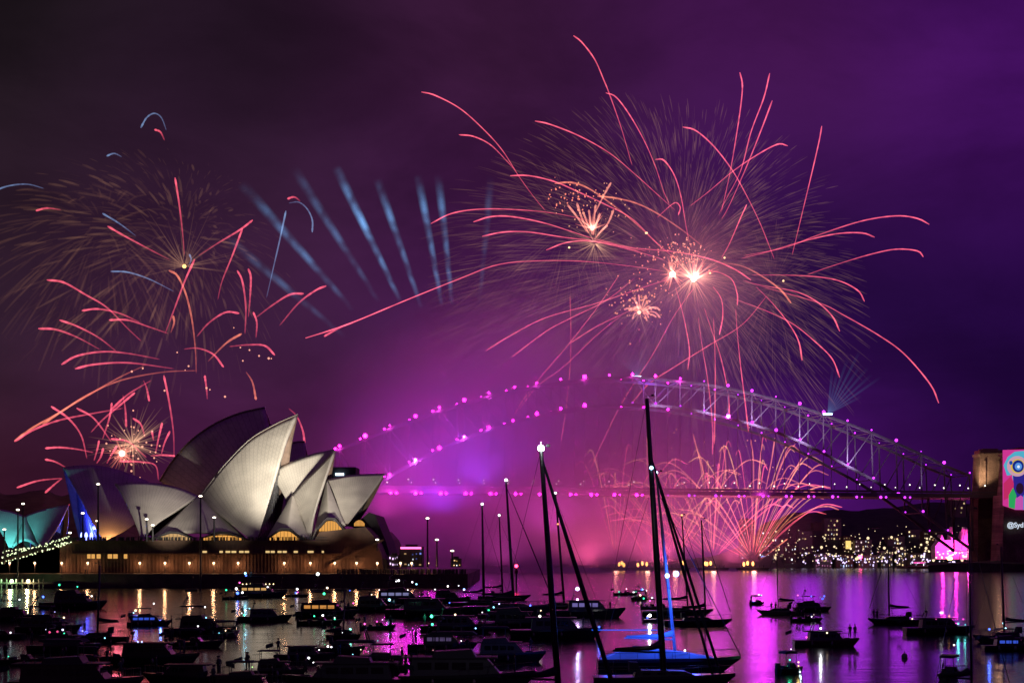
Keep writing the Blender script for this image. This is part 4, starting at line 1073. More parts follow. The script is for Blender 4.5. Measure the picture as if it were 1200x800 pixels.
MB().box((0, 0, 0), (7, 1, 1)).build('lamp_bar', em((.6, .7, 1), 5), f9)

# ------------------------------------------------------------------ smoke, a real scattering cloud lit by added lamps inside and around it
def smoke_mat(name, dens, scale, seed, lo, hi, col=(.85, .8, .85)):
    m = bpy.data.materials.new(name); m.use_nodes = True; t = m.node_tree; t.nodes.clear()
    c = t.nodes.new('ShaderNodeTexCoord')
    n = t.nodes.new('ShaderNodeTexNoise'); n.inputs['Scale'].default_value = scale; n.inputs['Detail'].default_value = 7; n.inputs['Distortion'].default_value = .6
    mp = t.nodes.new('ShaderNodeMapping'); mp.inputs['Location'].default_value = (seed, seed * 2, 0); t.links.new(c.outputs['Object'], mp.inputs[0]); t.links.new(mp.outputs[0], n.inputs['Vector'])
    # soft ball falloff in generated coordinates
    v = t.nodes.new('ShaderNodeVectorMath'); v.operation = 'SUBTRACT'; v.inputs[1].default_value = (.5, .5, .5); t.links.new(c.outputs['Generated'], v.inputs[0])
    l = t.nodes.new('ShaderNodeVectorMath'); l.operation = 'LENGTH'; t.links.new(v.outputs[0], l.inputs[0])
    a = t.nodes.new('ShaderNodeMapRange'); a.interpolation_type = 'SMOOTHSTEP'; a.inputs[1].default_value = .5; a.inputs[2].default_value = .12; a.inputs[3].default_value = 0; a.inputs[4].default_value = 1
    t.links.new(l.outputs['Value'], a.inputs[0])
    b = t.nodes.new('ShaderNodeMapRange'); b.inputs[1].default_value = lo; b.inputs[2].default_value = hi; t.links.new(n.outputs['Fac'], b.inputs[0])
    k = t.nodes.new('ShaderNodeMath'); k.operation = 'MULTIPLY'; t.links.new(a.outputs[0], k.inputs[0]); t.links.new(b.outputs[0], k.inputs[1])
    d = t.nodes.new('ShaderNodeMath'); d.operation = 'MULTIPLY'; d.inputs[1].default_value = dens; t.links.new(k.outputs[0], d.inputs[0])
    p = t.nodes.new('ShaderNodeVolumePrincipled'); p.inputs['Color'].default_value = (*col, 1); t.links.new(d.outputs[0], p.inputs['Density'])
    o = t.nodes.new('ShaderNodeOutputMaterial'); t.links.new(p.outputs[0], o.inputs['Volume'])
    return m
def smoke(px0, px1, py0, py1, Y, dy, dens, seed, scale=.009, lo=.3, hi=.62, label=''):
    a = at(px0, py0, Y); b = at(px1, py1, Y); z1 = b.z
    me = MB().ball((0, 0, 0), 1, seg=20, rings=12).mesh('smoke', smoke_mat('smoke', dens, scale, seed, lo, hi), True)
    o = link_mesh('smoke', me, None, ((a.x + b.x) / 2, Y, (a.z + z1) / 2), scale=((b.x - a.x) / 2, dy, (a.z - z1) / 2))
    for v in me.vertices:
        pass
    o['kind'] = 'stuff'; o['label'] = label
    return o
SMOKE_ON = True
if SMOKE_ON:
    smoke(310, 960, 300, 800, 1045, 115, .050, 3, scale=.014, lo=.42, hi=.62, label='thick smoke bank hiding the left half of the bridge')
    smoke(650, 960, 180, 470, Y1 + 10, 95, .0045, 27, scale=.02, lo=.36, hi=.62, label='thin smoke added around the heart of the largest firework for its halo')  # smoke ball added so the burst lamp shows a soft halo
    smoke(-60, 400, 250, 640, 1060, 70, .012, 15, scale=.014, lo=.44, hi=.62, label='thin smoke drifting round the left fireworks')
    smoke(420, 780, 290, 560, 1290, 110, .008, 9, label='thinner smoke rising behind the left of the arch')
if SMOKE_ON: smoke(590, 1000, 440, 880, 1300, 75, .022, 21, lo=.36, hi=.6, label='low pink smoke rolling over the firework barges')
def slamp(px, py, Y, e, rgb, r=6, name='added_smoke_lamp'): return lamp('POINT', at(px, py, Y), e, rgb, name, None, r)  # point lamps added to brighten the smoke, with no fixture of their own
def upspot(px, z, Y, e, rgb, size=168, r=10, name='added_smoke_uplight'):
    a = at(px, 600, Y); return lamp('SPOT', (a.x, Y, z), e, rgb, name, None, r, (a.x, Y + 1, z + 100), R(size), .35)  # spots added to light the smoke from below and spare the water
upspot(515, 45, 1110, 2.8e5, (.22, .04, 1)); upspot(560, 65, 1120, 3.0e5, (.28, .05, 1)); upspot(645, 30, 1115, 2.0e5, (.85, .07, .65))
upspot(450, 40, 1090, 1.2e5, (.9, .07, .6)); upspot(590, 6, 1080, 0.9e5, (.8, .08, .5))
upspot(690, 6, 1110, 3.6e5, (1, .11, .30), 172); upspot(765, 6, 1120, 2.6e5, (1, .11, .28), 172); upspot(775, 6, 1255, 5.0e5, (1, .12, .30), 172); upspot(860, 6, 1260, 3.2e5, (1, .12, .34), 172)
slamp(500, 415, 1080, 0.35e5, (1, .10, .34), 40, 'burst_light')
slamp(430, 420, 1110, 0.3e5, (1, .12, .30), 40, 'burst_light')
slamp(610, 400, 1120, 0.8e5, (.8, .10, .7), 30, 'burst_light')
slamp(760, 450, 1190, 1.3e5, (.35, .08, 1), 14, 'added_smoke_light')
slamp(150, 440, 1030, 6e4, (1, .12, .14), 20, 'burst_light')
slamp(210, 330, 1030, 4e4, (1, .38, .25), 20, 'burst_light')
# extra lamps added under the deck to run long coloured streaks down the water
for px, e, c in ((462, 5e5, (1, .02, .7)), (492, 9e5, (1, .02, .75)), (520, 8e5, (1, .02, .8)), (552, 3e5, (.7, .05, 1)), (604, 2.5e5, (.9, .05, .8)), (660, 3e5, (1, .05, .6)), (720, 4e5, (1, .06, .5)), (790, 5e5, (1, .05, .6)),
                 (838, 6e5, (.9, .04, .9)), (892, 1.0e6, (.9, .05, 1)), (945, 5e5, (.55, .05, 1)), (1001, 4.5e5, (.6, .08, 1)), (1057, 4e5, (.6, .1, 1)), (1110, 2.5e5, (.45, .1, 1))):
    Y = bY(px) - 12
    lamp('SPOT', at(px, 575, Y), e * (.05 if 600 < px < 860 else (.09 if px < 600 else .06)), (c[0] * .85, c[1] * .3, c[2]), 'added_streak_light', BR, 13, (((px - 600) / F * 300), 300, 0), R(70), .6)
# ------------------------------------------------------------------ boats
H_navy = mat('navy_gelcoat', (.012, .014, .03), .25); H_black = mat('black_gelcoat', (.01, .01, .012), .3); H_white = mat('grey_gelcoat', (.11, .11, .12), .35)
H_green = mat('green_gelcoat', (.01, .03, .02), .3); H_cream = mat('cream_gelcoat', (.12, .10, .08), .35); M_canvas = mat('navy_canvas', (.012, .014, .03), .9)
M_teak = mat('teak_deck', (.12, .07, .035), .7, noise=.3, nscale=2); M_alu = mat('mast_aluminium', (.06, .06, .065), .4, metal=.7); M_rope = mat('rigging_wire', (.03, .03, .03), .5)
M_superb = mat('grey_superstructure', (.03, .03, .035), .5); M_dkin = mat('smoked_glass', (.01, .01, .014), .08)
HM = [H_navy, H_black, H_white, H_green, H_cream]
rb = random.Random(17)
def hull(L_, Wd, H, sheer=.35, rake=.10):
    m = MB(); secs = []; n = 16
    for i in range(n + 1):
        s = i / n; x = (s - .5) * L_
        w = Wd / 2 * (1 - max(0, (s - .38) / .62) ** 2.1) * (.86 + .14 * min(1, s / .3)); w = max(w, .03)
        zd = H * (1 + sheer * s ** 2.2); k = rake * L_ * s ** 4
        secs.append([(x, -w, zd), (x, -w * 1.0, zd * .8), (x - k * .5, -w * .86, zd * .35), (x - k, -w * .6, -.15), (x - k, 0, -.4), (x - k, w * .6, -.15), (x - k * .5, w * .86, zd * .35), (x, w, zd * .8), (x, w, zd)])
    m.loft(secs, 0, close=True); return m
def cab(m, poly, wfun, mi=0):
    n = len(m.v); k = len(poly)
    for sgn in (-1, 1):
        for x, z in poly: m.v.append((x, sgn * wfun(z), z))
    m.face([n + i for i in range(k)], mi); m.face([n + k + i for i in range(k)][::-1], mi)
    for i in range(k):
        j = (i + 1) % k; m.face((n + i, n + k + i, n + k + j, n + j), mi)
    return m
def rail(t, L_, Wd, H, sheer=.35, a=.45, b=.98, name='rail'):
    m = MB(); 
    for sg in (-1, 1):
        pts = []
        for i in range(9):
            s = a + (b - a) * i / 8; w = Wd / 2 * (1 - max(0, (s - .38) / .62) ** 2.1) - .08; w = max(.04, w)
            p = Vector(((s - .5) * L_, sg * w, H * (1 + sheer * s ** 2.2))); pts.append(p + Vector((0, 0, .7)))
            m.tube([p, p + Vector((0, 0, .7))], .022, 4)
        m.tube(pts, .028, 4)
    m.build(name, M_pole, t)
def light(t, p, col, s, r=.12, e=0, name='lamp', sample=False):
    r *= .78
    MB().ball(p, r, seg=8, rings=6).build(name, em(col, s, sample), t, smooth=True)
    if e: lamp('POINT', (p[0], p[1], p[2] + r + .12), e, col, 'lamp_light', t, .15)
def place(x0, x1, py, head=0):
    Y = wl(py); L_ = (x1 - x0) / F * Y / max(.35, abs(math.cos(R(head)))); X = ((x0 + x1) / 2 - 600) / F * Y
    return X, Y, L_
W_ = (.95, .95, 1); CY = (.25, .75, 1); GR = (.05, 1, .45); BLU = (.06, .14, 1); PK = (1, .1, .55); OR = (1, .45, .12)
BOATS = []
def motor(x0, x1, py, label, head=0, style='cruiser', hm=None, lights=(), winlit=None, deckglow=None, Lf=None):
    X, Y, L_ = place(x0, x1, py, head); L_ = Lf or L_; H = max(.55, L_ * .10); Wd = max(1.6, L_ * .3)
    t = thing('motor_boat' if style != 'dinghy' else 'dinghy', label, 'boat', (X, Y, 0), R(head), 'boats moored in the harbour')
    hull(L_, Wd, H).build('hull', hm or HM[rb.randrange(5)], t, smooth=False)
    MB().tube([((s - .5) * L_, 0 * s, 0) for s in (0, 1)], .001, 3) if False else None
    wf = lambda z: Wd * .36 - (z - H) * .10
    wl_mat = em(winlit, .55) if winlit else M_dkin
    top_ = H
    if style in ('cruiser', 'fly', 'double', 'sedan'):
        a = -.28 if style != 'double' else -.42; b = .24; hh = L_ * .125
        poly = [(a * L_, H * .9), (b * L_, H * 1.12), ((b - .10) * L_, H + hh), ((a + .02) * L_, H + hh)]
        cab(MB(), poly, wf).build('cabin', M_superb if rb.random() < .6 else (hm or H_white), t)
        top_ = H + hh
        for sg in (-1, 1):
            for k in range(4 if L_ > 7 else 3):
                w0 = a + .06 + k * (b - a - .16) / (4 if L_ > 7 else 3); w1 = w0 + (b - a - .16) / (4 if L_ > 7 else 3) * .8
                yy = sg * (wf(H + hh * .55) + .012)
                MB().box(((w0 + w1) / 2 * L_, yy, H + hh * .56), ((w1 - w0) * L_, .04, hh * .42)).build('window', wl_mat, t)
        MB().box(((b - .045) * L_, 0, H + hh * .58), (.05, wf(H + hh * .5) * 1.7, hh * .5)).build('windscreen', M_dkin, t)
        MB().box(((a + b) / 2 * L_ - .04 * L_, 0, top_ + .06), ((b - a + .04) * L_, wf(top_) * 2.25, .12)).build('roof', M_superb, t)
    if style in ('fly', 'double'):
        hh2 = L_ * .08
        cab(MB(), [(-.26 * L_, top_), (.07 * L_, top_), (.03 * L_, top_ + hh2 * .8), (-.24 * L_, top_ + hh2 * .6)], lambda z: Wd * .3).build('flybridge', M_superb, t)
        for sx_ in (-.24, .02):
            for sg in (-1, 1): MB().tube([(sx_ * L_, sg * Wd * .27, top_ + hh2 * .5), (sx_ * L_, sg * Wd * .27, top_ + hh2 * 2.2)], .035, 5).build('canopy_post', M_pole, t)
        cab(MB(), [(-.29 * L_, top_ + hh2 * 2.15), (.07 * L_, top_ + hh2 * 2.15), (.04 * L_, top_ + hh2 * 2.4), (-.26 * L_, top_ + hh2 * 2.4)], lambda z: Wd * .31).build('canopy', M_canvas, t); top_ += hh2 * 2.4
    if style in ('runabout', 'bimini', 'console'):
        hh = max(1.5, L_ * .2) if style != 'runabout' else L_ * .09
        cab(MB(), [(.0, H), (.14 * L_, H), (.06 * L_, H + .55), (.0, H + .5)], lambda z: Wd * .34).build('windscreen', M_dkin, t)
        MB().box((-.05 * L_, 0, H + .2), (.08 * L_, Wd * .3, .7)).build('console', M_superb, t)
        MB().box((-.25 * L_, 0, H + .05), (.1 * L_, Wd * .7, .4)).build('seat', M_canvas, t)
        if style != 'runabout':
            for sx_ in (-.3, .1):
                for sg in (-1, 1): MB().tube([(sx_ * L_, sg * Wd * .4, H), (sx_ * L_, sg * Wd * .36, H + hh)], .035, 5).build('canopy_post', M_pole, t)
            cab(MB(), [(-.36 * L_, H + hh - .05), (.16 * L_, H + hh - .05), (.12 * L_, H + hh + .18), (-.10 * L_, H + hh + .26), (-.33 * L_, H + hh + .16)], lambda z: Wd * .42).build('canopy', M_canvas, t); top_ = H + hh + .2
        MB().box((-.52 * L_, 0, .55), (.4, .45, 1.1)).build('outboard_motor', M_black, t)
    if style == 'dinghy':
        MB().box((-.1 * L_, 0, H * .95), (.12 * L_, Wd * .8, .08)).build('seat', M_teak, t); MB().box((.18 * L_, 0, H * .98), (.12 * L_, Wd * .7, .08)).build('seat', M_teak, t)
        MB().box((-.52 * L_, 0, .45), (.25, .3, .9)).build('outboard_motor', M_black, t)
    if L_ > 6: rail(t, L_, Wd, H)
    if L_ > 7.5:
        m = MB(); xa = -.2 * L_; m.tube([(xa - .3, -Wd * .3, top_), (xa, -Wd * .26, top_ + .9), (xa, Wd * .26, top_ + .9), (xa - .3, Wd * .3, top_)], .07, 6); m.build('radar_arch', M_superb, t)
        MB().tube([(xa, 0, top_ + .9), (xa, 0, top_ + 2.2)], .03, 5).build('aerial', M_pole, t)
        MB().ball((xa + .1, 0, top_ + 1.12), .28, sc=(1, 1, .6)).build('radar_dome', M_superb, t, smooth=True)
    # fenders hung along the side
    for k in range(2 if L_ > 6 else 0): MB().ball(((-.25 + .3 * k) * L_, -Wd * .5 - .1, H * .55), .16, sc=(1, 1, 2)).build('fender', H_cream, t, smooth=True)
    for (lx, lz, col, s, r, e) in lights: light(t, (lx * L_, -Wd * .2, H + lz), col, s, r, e, sample=e > 0)
    if style in ('fly', 'double') and L_ > 6:
        for sg in (-1, 1):
            m = MB(); pts = [(x_ * L_, sg * Wd * .34, top_ * .0 + H + L_ * .125) for x_ in (-.36, -.3, -.24)]
            m.tube([Vector(p_) + Vector((0, 0, .75)) for p_ in pts], .025, 4)
            for p_ in pts: m.tube([p_, Vector(p_) + Vector((0, 0, .75))], .02, 4)
            m.build('deck_rail', M_pole, t)
        for k in range(2): MB().tube([((-.1 + .07 * k) * L_, Wd * .15 * (1 - 2 * k), top_), ((-.13 + .07 * k) * L_, Wd * .15 * (1 - 2 * k), top_ + 1.6 + k)], .018, 4).build('aerial', M_pole, t)
    if L_ > 5:
        MB().tube([(-.49 * L_, 0, H), (-.53 * L_, 0, H + 1.3)], .02, 4).build('flag_staff', M_pole, t)
        m = MB(); m.loft([[(-.53 * L_ - .16 * k, .07 * math.sin(k * 1.3), H + 1.3 - .05 * k), (-.53 * L_ - .16 * k, .07 * math.sin(k * 1.3 + .4), H + .85 - .05 * k)] for k in range(6)], 0, cap=False); m.build('flag', M_canvas, t, recalc=False)
        MB().box((.30 * L_, 0, H * 1.12 + .1), (.1 * L_, Wd * .22, .14), taper=.8).build('deck_hatch', M_superb, t)
    far_ = py < 760
    for k in range(rb.choice((1, 2, 3, 3)) if far_ else rb.choice((0, 1, 2))):
        c_ = rb.choice((W_, W_, CY, (1, .75, .45), (1, .75, .45), GR, BLU, PK)); light(t, (rb.uniform(-.42, .35) * L_, -Wd * .3, H + rb.uniform(.2, max(.8, top_ - H + .3))), c_, rb.uniform(1.5, 5), (.0009 if far_ else .0006) * Y * rb.uniform(.5, 1.0), 0, 'cabin_lamp')
    BOATS.append((X, Y, L_, H, head, top_, style))
    if deckglow: lamp('POINT', (-.3 * L_, 0, H + 1.0), deckglow[1], deckglow[0], 'deck_light', t, .3)
    return t
def sail(mx, mtop, mbase, x0, x1, py, label, head=0, hm=None, stays=(), light_top=None, dia=.16, boom=True, extra=(), Yo=None, spread=True, cover=None, topr=.2, tops=10, topE=0, backstay=True, mast_mat=None):
    """mx = (pixel column of the mast top, of its base); mast leans a little as the boat rocks"""
    X, Y, L_ = place(x0, x1, py, head); Y = Yo or Y; H = max(.8, L_ * .085); Wd = L_ * .27
    t = thing('sailing_yacht', label, 'yacht', (X, Y, 0), R(head), 'sailing yachts moored in the harbour'); h = hm or HM[rb.randrange(2)]
    inv = Matrix.Rotation(-R(head), 4, 'Z')
    def loc(px, pz_): 
        v = at(px, pz_, Y); return inv @ (v - Vector((X, Y, 0)))
    hull(L_, Wd, H, .28, .13).build('hull', h, t)
    cab(MB(), [(-.22 * L_, H * .9), (.22 * L_, H * 1.05), (.14 * L_, H + .5), (-.2 * L_, H + .6)], lambda z: Wd * .28).build('coach_roof', M_superb, t)
    for sg in (-1, 1):
        for k in range(3): MB().box(((-.13 + k * .1) * L_, sg * (Wd * .28 + .012), H + .3), (.055 * L_, .03, .2)).build('window', M_dkin, t)
    cab(MB(), [(-.25 * L_, H + .4), (-.17 * L_, H + .5), (-.19 * L_, H + 1.25), (-.25 * L_, H + 1.3)], lambda z: Wd * .27).build('spray_hood', M_canvas, t)
    MB().tube([(-.36 * L_, 0, H + 1.0 + .45 * math.cos(a * math.pi / 6), ) if False else (-.36 * L_, .45 * math.sin(a * math.pi / 6), H + .8 + .45 * math.cos(a * math.pi / 6)) for a in range(13)], .03, 5).build('steering_wheel', M_pole, t)
    rail(t, L_, Wd, H, .28, .03, .99)
    b = loc(mx[1], mbase); tp = loc(mx[0], mtop); b.z = max(H, min(b.z, H + .6)); b.y = 0; tp.y = 0
    MB().tube([b, b.lerp(tp, .5), tp], [dia, dia * .95, dia * .6], 8).build('mast', mast_mat or M_alu, t, smooth=True)
    hh = tp.z - b.z
    if spread:
        for f_ in ((.38, .68) if hh > 14 else (.5,)):
            p = b.lerp(tp, f_); MB().tube([(p.x, -Wd * .38, p.z + .05), (p.x, Wd * .38, p.z + .05)], dia * .22, 5).build('spreader', M_alu, t)
        m = MB()
        for sg in (-1, 1): 
            p = b.lerp(tp, .68); m.tube([(b.x - .2, sg * Wd * .46, H), (p.x, sg * Wd * .38, p.z), tuple(b.lerp(tp, .97))], .02, 4)
        m.build('shroud', M_rope, t)
    if boom:
        bz = H + 1.6 + hh * .02; bl_ = L_ * .36; dirx = -1
        MB().tube([(b.x - .1, 0, bz), (b.x - bl_, 0, bz + .15)], .09, 6).build('boom', mast_mat or M_alu, t)
        m = MB(); m.tube([(b.x - .2, 0, bz + .28 + hh * .02), (b.x - bl_ * .3, 0, bz + .36), (b.x - bl_ * .96, 0, bz + .3)], [.2 + hh * .008, .22, .1], 8); m.build('sail_cover', cover or M_canvas, t, smooth=True)
    for (fa, tx, ty, r_) in stays:
        p = b.lerp(tp, fa); e = loc(tx, ty); e.y = 0
        MB().tube([p, p.lerp(e, .5), e], [r_ * .5, r_, r_], 6).build('furled_sail' if r_ > .05 else 'forestay', M_canvas if r_ > .05 else M_rope, t, smooth=True)
    if backstay: MB().tube([tp, (-.49 * L_, 0, H)], .022, 4).build('backstay', M_rope, t)
    m = MB(); m.tube([tp, tp + Vector((0, 0, .6))], .02, 4); m.tube([tp + Vector((-.1, 0, .25)), tp + Vector((.55, 0, .25))], .025, 4); m.box(tp + Vector((.5, 0, .3)), (.25, .03, .18)); m.build('wind_vane', M_black, t)
    if light_top: light(t, tuple(tp + Vector((0, 0, .12))), light_top, tops, topr, topE, 'masthead_lamp', topE > 0)
    for (f_, col, s, r_) in extra:
        p = b.lerp(tp, f_); light(t, (p.x, p.y - dia - .05, p.z), col, s, r_, 0, 'mast_lamp')
    return t

# the big near yachts
sail((634, 656), 527, 840, 560, 760, 846, 'nearest yacht with a white floodlight at its thick masthead, hull below the picture', 0, H_black, [(.97, 722, 815, .17)], (.95, 1, 1), dia=.23, topr=.29, tops=30, topE=1500)
yb = sail((758, 778), 467, 830, 695, 862, 806, 'tallest dark yacht mast with two thick furled sails, black hull at the bottom', 0, H_black, [(.80, 838, 800, .13), (.80, 848, 800, .13)], None, dia=.28, extra=((.75, (.4, .7, 1), 5, .22),), cover=H_black)
M_bd = mat('pale_blue_deck', (.45, .55, .65), .5)
yc = sail((769, 792), 555, 775, 700, 868, 786, 'yacht with a blue lit mast, boom and deck behind the tallest mast', 0, H_navy, [(.9, 868, 768, .05)], (.6, .8, 1), dia=.17, cover=M_bd, mast_mat=mat('painted_mast', (.4, .42, .45), .4), extra=((.45, (.3, .5, 1), 8, .3),))
Lc = 14.9
cab(MB(), [(-.47 * Lc, 1.28), (.30 * Lc, 1.42), (.08 * Lc, 2.0), (-.1 * Lc, 2.3), (-.3 * Lc, 2.25)], lambda z: Lc * .1).build('deck_cover', M_bd, yc)
for p, e in (((-.1 * Lc, -2.6, 4.2), 600), ((.15 * Lc, -2.4, 3.4), 380), ((-.42 * Lc, -2.2, 3.6), 300), ((1.1, -1.5, 7.5), 900), ((.7, -1.4, 10.5), 600)): lamp('POINT', p, e, (.02, .10, 1), 'blue_light', yc, .2)
light(yc, (.1 * Lc, -1.0, 2.15), W_, 4, .13)
light(yc, (.045 * Lc, -.4, 9.8), (.25, .45, 1), 7, .38)
MB().box((-.3 * Lc, 0, 4.15), (6.6, .5, .09)).build('boom_lamp_strip', em((.02, .12, 1), .9), yc)
sail((1135, 1139), 600, 830, 1090, 1200, 838, 'near thin yacht mast at the right with its hull below the picture', 0, H_navy, [(.95, 1192, 835, .03)], None, dia=.085)
sail((593, 602), 563, 700, 543, 652, 719, 'yacht with the tallest mast of the middle cluster and a white masthead lamp', 0, H_navy, [(.95, 648, 702, .11)], W_, dia=.3, topr=.38, tops=6)
sail((565, 567), 591, 700, 528, 598, 711, 'yacht with an upright dark mast, leftmost of the middle cluster', 0, H_black, [(.95, 596, 700, .04)], W_, dia=.3, topr=.38, tops=5)
sail((585, 589), 604, 690, 560, 622, 703, 'small yacht with a short faint mast between two taller ones', 0, H_navy, [(.95, 620, 690, .04)], W_, dia=.24, topr=.38, tops=4)
sail((651, 661), 578, 700, 628, 700, 715, 'yacht behind the floodlit mast with a white masthead lamp', 0, H_black, [(.95, 698, 700, .04)], W_, dia=.26, topr=.3, tops=6, extra=((.72, OR, 3, .25),))
sail((822, 827), 609, 718, 778, 858, 733, 'yacht with its bow and long stay pointing right, on the magenta water', 0, H_black, [(.97, 856, 716, .06)], None, dia=.17)
sail((799, 806), 604, 712, 752, 836, 722, 'yacht with a small lamp on its mast, just behind the one with the long stay', 0, H_black, [(.97, 834, 710, .05)], OR, dia=.17, topr=.2, tops=4)
sail((1041, 1042), 640, 712, 1017, 1084, 731, 'yacht with its bow pointing left on the purple water at the right', 180, H_black, [(.97, 1019, 712, .05)], None, dia=.15, extra=((.12, W_, 3, .13),))
sail((1173, 1177), 640, 735, 1140, 1215, 752, 'yacht with blue lit cockpit at the right edge', 180, H_navy, [(.97, 1141, 738, .03)], None, dia=.16, extra=((.10, CY, 4, .2),))
sail((117, 114), 662, 745, 80, 150, 752, 'yacht with a bare mast in the left cluster', 180, H_black, [(.97, 82, 742, .03)], None, dia=.17)
sail((910, 912), 640, 706, 887, 940, 720, 'slim yacht with its bow pointing left below the far city', 180, H_cream, [(.97, 888, 706, .03)], None, dia=.09)
sail((404, 402), 690, 760, 372, 428, 766, 'small yacht with a short mast among the cruisers, middle left', 0, H_black, [(.97, 426, 758, .03)], None, dia=.1)

# motor boats and dinghies
motor(48, 126, 713, 'dark cruiser with three small portlights, bow to the right, by the jetty', 0, 'fly', H_black, ((-.2, .9, W_, 4, .16, 0), (.12, -.3, (1, .6, .5), 1.5, .14, 0), (.18, -.3, (1, .6, .5), 1.5, .14, 0), (-.45, 1.2, BLU, 6, .3, 40)))
motor(150, 200, 733, 'boat lit bright blue inside with a blue glow at its waterline', 12, 'double', H_navy, ((.1, 3.0, W_, 5, .14, 0), (-.35, 1.5, CY, 4, .14, 0), (-.2, .1, BLU, 5, .22, 200), (.25, .1, BLU, 5, .22, 160)), BLU, (BLU, 260))
motor(194, 277, 744, 'big black cruiser with a flybridge in the left cluster', -8, 'fly', H_black, ((-.1, 3.1, (1, .7, .7), 4, .11, 0), (.08, 3.1, W_, 4, .14, 0)))
motor(279, 342, 728, 'low dark cruiser with white lamps on its stern, left centre', 8, 'sedan', H_black, ((-.35, 1.1, W_, 4, .16, 0), (-.28, 1.4, CY, 3, .14, 0), (-.42, .6, W_, 3, .12, 0)))
motor(254, 276, 746, 'small boat seen end on with a white lit stern', 68, 'bimini', H_black, ((-.35, -.05, CY, 5, .13, 0), (.1, -.1, W_, 4, .12, 0)))
motor(276, 336, 700, 'long low boat strung with yellow lights near the sea wall', 0, 'double', H_navy, tuple((-.35 + k * .075, 2.4, (1, .75, .35), 4, .2, 0) for k in range(9)) + ((-.3, 5.4, CY, 8, .35, 300),), (1, .55, .2))
motor(262, 292, 702, 'small boat with a blue lamp beside the yellow strung boat', 10, 'bimini', H_navy, ((0, 2.2, W_, 9, .36, 0), (.05, 1.0, BLU, 5, .5, 200)))
motor(335, 362, 699, 'small white lamped launch near the sea wall', 0, 'runabout', H_black, ((0, 1.6, W_, 8, .33, 0),))
motor(347, 421, 723, 'wooden ferry with orange lit saloon and a tall white lamp', 0, 'double', H_black, ((-.15, 7.0, (.8, 1, .9), 8, .35, 0), (0, 4.4, (1, .8, .6), 4, .25, 0), (-.05, 3.3, GR, 4, .28, 60), (.1, 2.0, OR, 3, .25, 0)), (1, .42, .1), (OR, 120))
motor(350, 402, 732, 'low black barge like boat with one white lamp, under the orange saloon boat', 0, 'runabout', H_black, ((.05, .9, W_, 6, .2, 0),))
motor(383, 424, 748, 'small cruiser with a turquoise lamp, middle left', -15, 'cruiser', H_black, ((.2, .8, (.2, 1, .75), 6, .2, 40), (-.3, .8, PK, 2, .14, 0)))
motor(424, 464, 737, 'small dark launch on the edge of the magenta reflection', 10, 'runabout', H_black, ((.1, 1.0, W_, 3, .1, 0),))
motor(438, 505, 707, 'party boat with white and red lights by the promenade tip', 0, 'double', H_navy, ((-.1, 4.2, W_, 7, .3, 0), (.25, 3.4, CY, 5, .25, 0), (-.4, 2.0, (1, .6, .6), 4, .2, 0), (.1, 2.0, W_, 2.5, .2, 0)), (.3, .3, .6))
motor(498, 552, 706, 'dark launch with blue and white lamps right of the party boat', 0, 'fly', H_black, ((0, 3.0, (1, .9, .8), 5, .26, 0), (.35, 2.2, (.3, .5, 1), 6, .3, 60)))
motor(452, 548, 723, 'long dark cruiser with one cold lamp in front of the party boat', 0, 'sedan', H_black, ((-.45, 1.8, CY, 8, .28, 100), (.15, .6, W_, 4, .15, 0)))
motor(493, 580, 741, 'cruiser with a strong green lamp on its stern', 0, 'cruiser', H_black, ((-.35, 1.4, GR, 9, .28, 200), (-.34, .2, GR, 6, .2, 0)))
motor(560, 650, 737, 'wide cruiser with a dim amber deck lamp in the middle', 0, 'fly', H_black, ((0, 1.2, (1, .8, .5), 2, .25, 0),))
motor(646, 733, 723, 'sleek motor yacht with violet lamps, pointed bow to the right', 0, 'sedan', H_navy, ((-.15, 4.0, (.55, .45, 1), 14, .42, 600), (-.15, 2.0, (.9, .4, 1), 7, .28, 150), (.0, .5, W_, 3, .12, 0)), (.25, .2, .6))
motor(598, 706, 748, 'long low cruiser just left of the tallest mast, white lamp amidships', 0, 'cruiser', H_black, ((-.18, 1.9, (1, 1, .8), 7, .2, 0), (.46, .4, BLU, 3, .2, 40)))
motor(720, 748, 697, 'cluster dinghy with a red lamp, leftmost of three far small boats', 0, 'runabout', H_black, ((0, 1.2, (1, .5, .5), 5, .22, 0), (.4, .4, GR, 4, .2, 0)))
motor(742, 760, 703, 'far small boat with two pink lamps, seen end on', 60, 'bimini', H_black, ((0, 2.0, (1, .5, .6), 5, .2, 0), (.3, 1.7, W_, 4, .18, 0)))
motor(752, 776, 713, 'open boat with a cold white canopy lamp left of the tallest mast', 0, 'bimini', H_black, ((0, 1.9, (.7, 1, 1), 6, .2, 0),))
motor(754, 772, 729, 'tiny dinghy carrying a dazzling white lamp', 0, 'dinghy', H_white, ((-.1, .7, W_, 25, .30, 500),))
motor(879, 897, 708, 'far small launch with a white lamp on the bright magenta streak', 40, 'bimini', H_navy, ((0, 1.8, (1, .9, 1), 5, .2, 0), (-.4, .3, BLU, 4, .18, 0)))
motor(930, 974, 716, 'two deck launch behind the slim yacht, red lamp on its bow', 0, 'double', H_black, ((-.4, 2.6, (1, .25, .35), 3, .17, 0), (.2, 2.2, GR, .8, .12, 0)))
mc = motor(930, 1007, 757, 'brown cruiser with rounded windscreen and two people on its bow', 0, 'sedan', mat('maroon_gelcoat', (.05, .012, .015), .3), ((-.1, 1.5, W_, 8, .14, 60), (.2, .4, (1, .6, .3), 2, .07, 0), (-.12, .5, (1, .6, .3), 1.2, .07, 0)))
motor(928, 964, 728, 'open runabout with four people behind the brown cruiser', 0, 'runabout', H_black, ((.2, .7, (1, .8, .8), 2, .09, 0),))
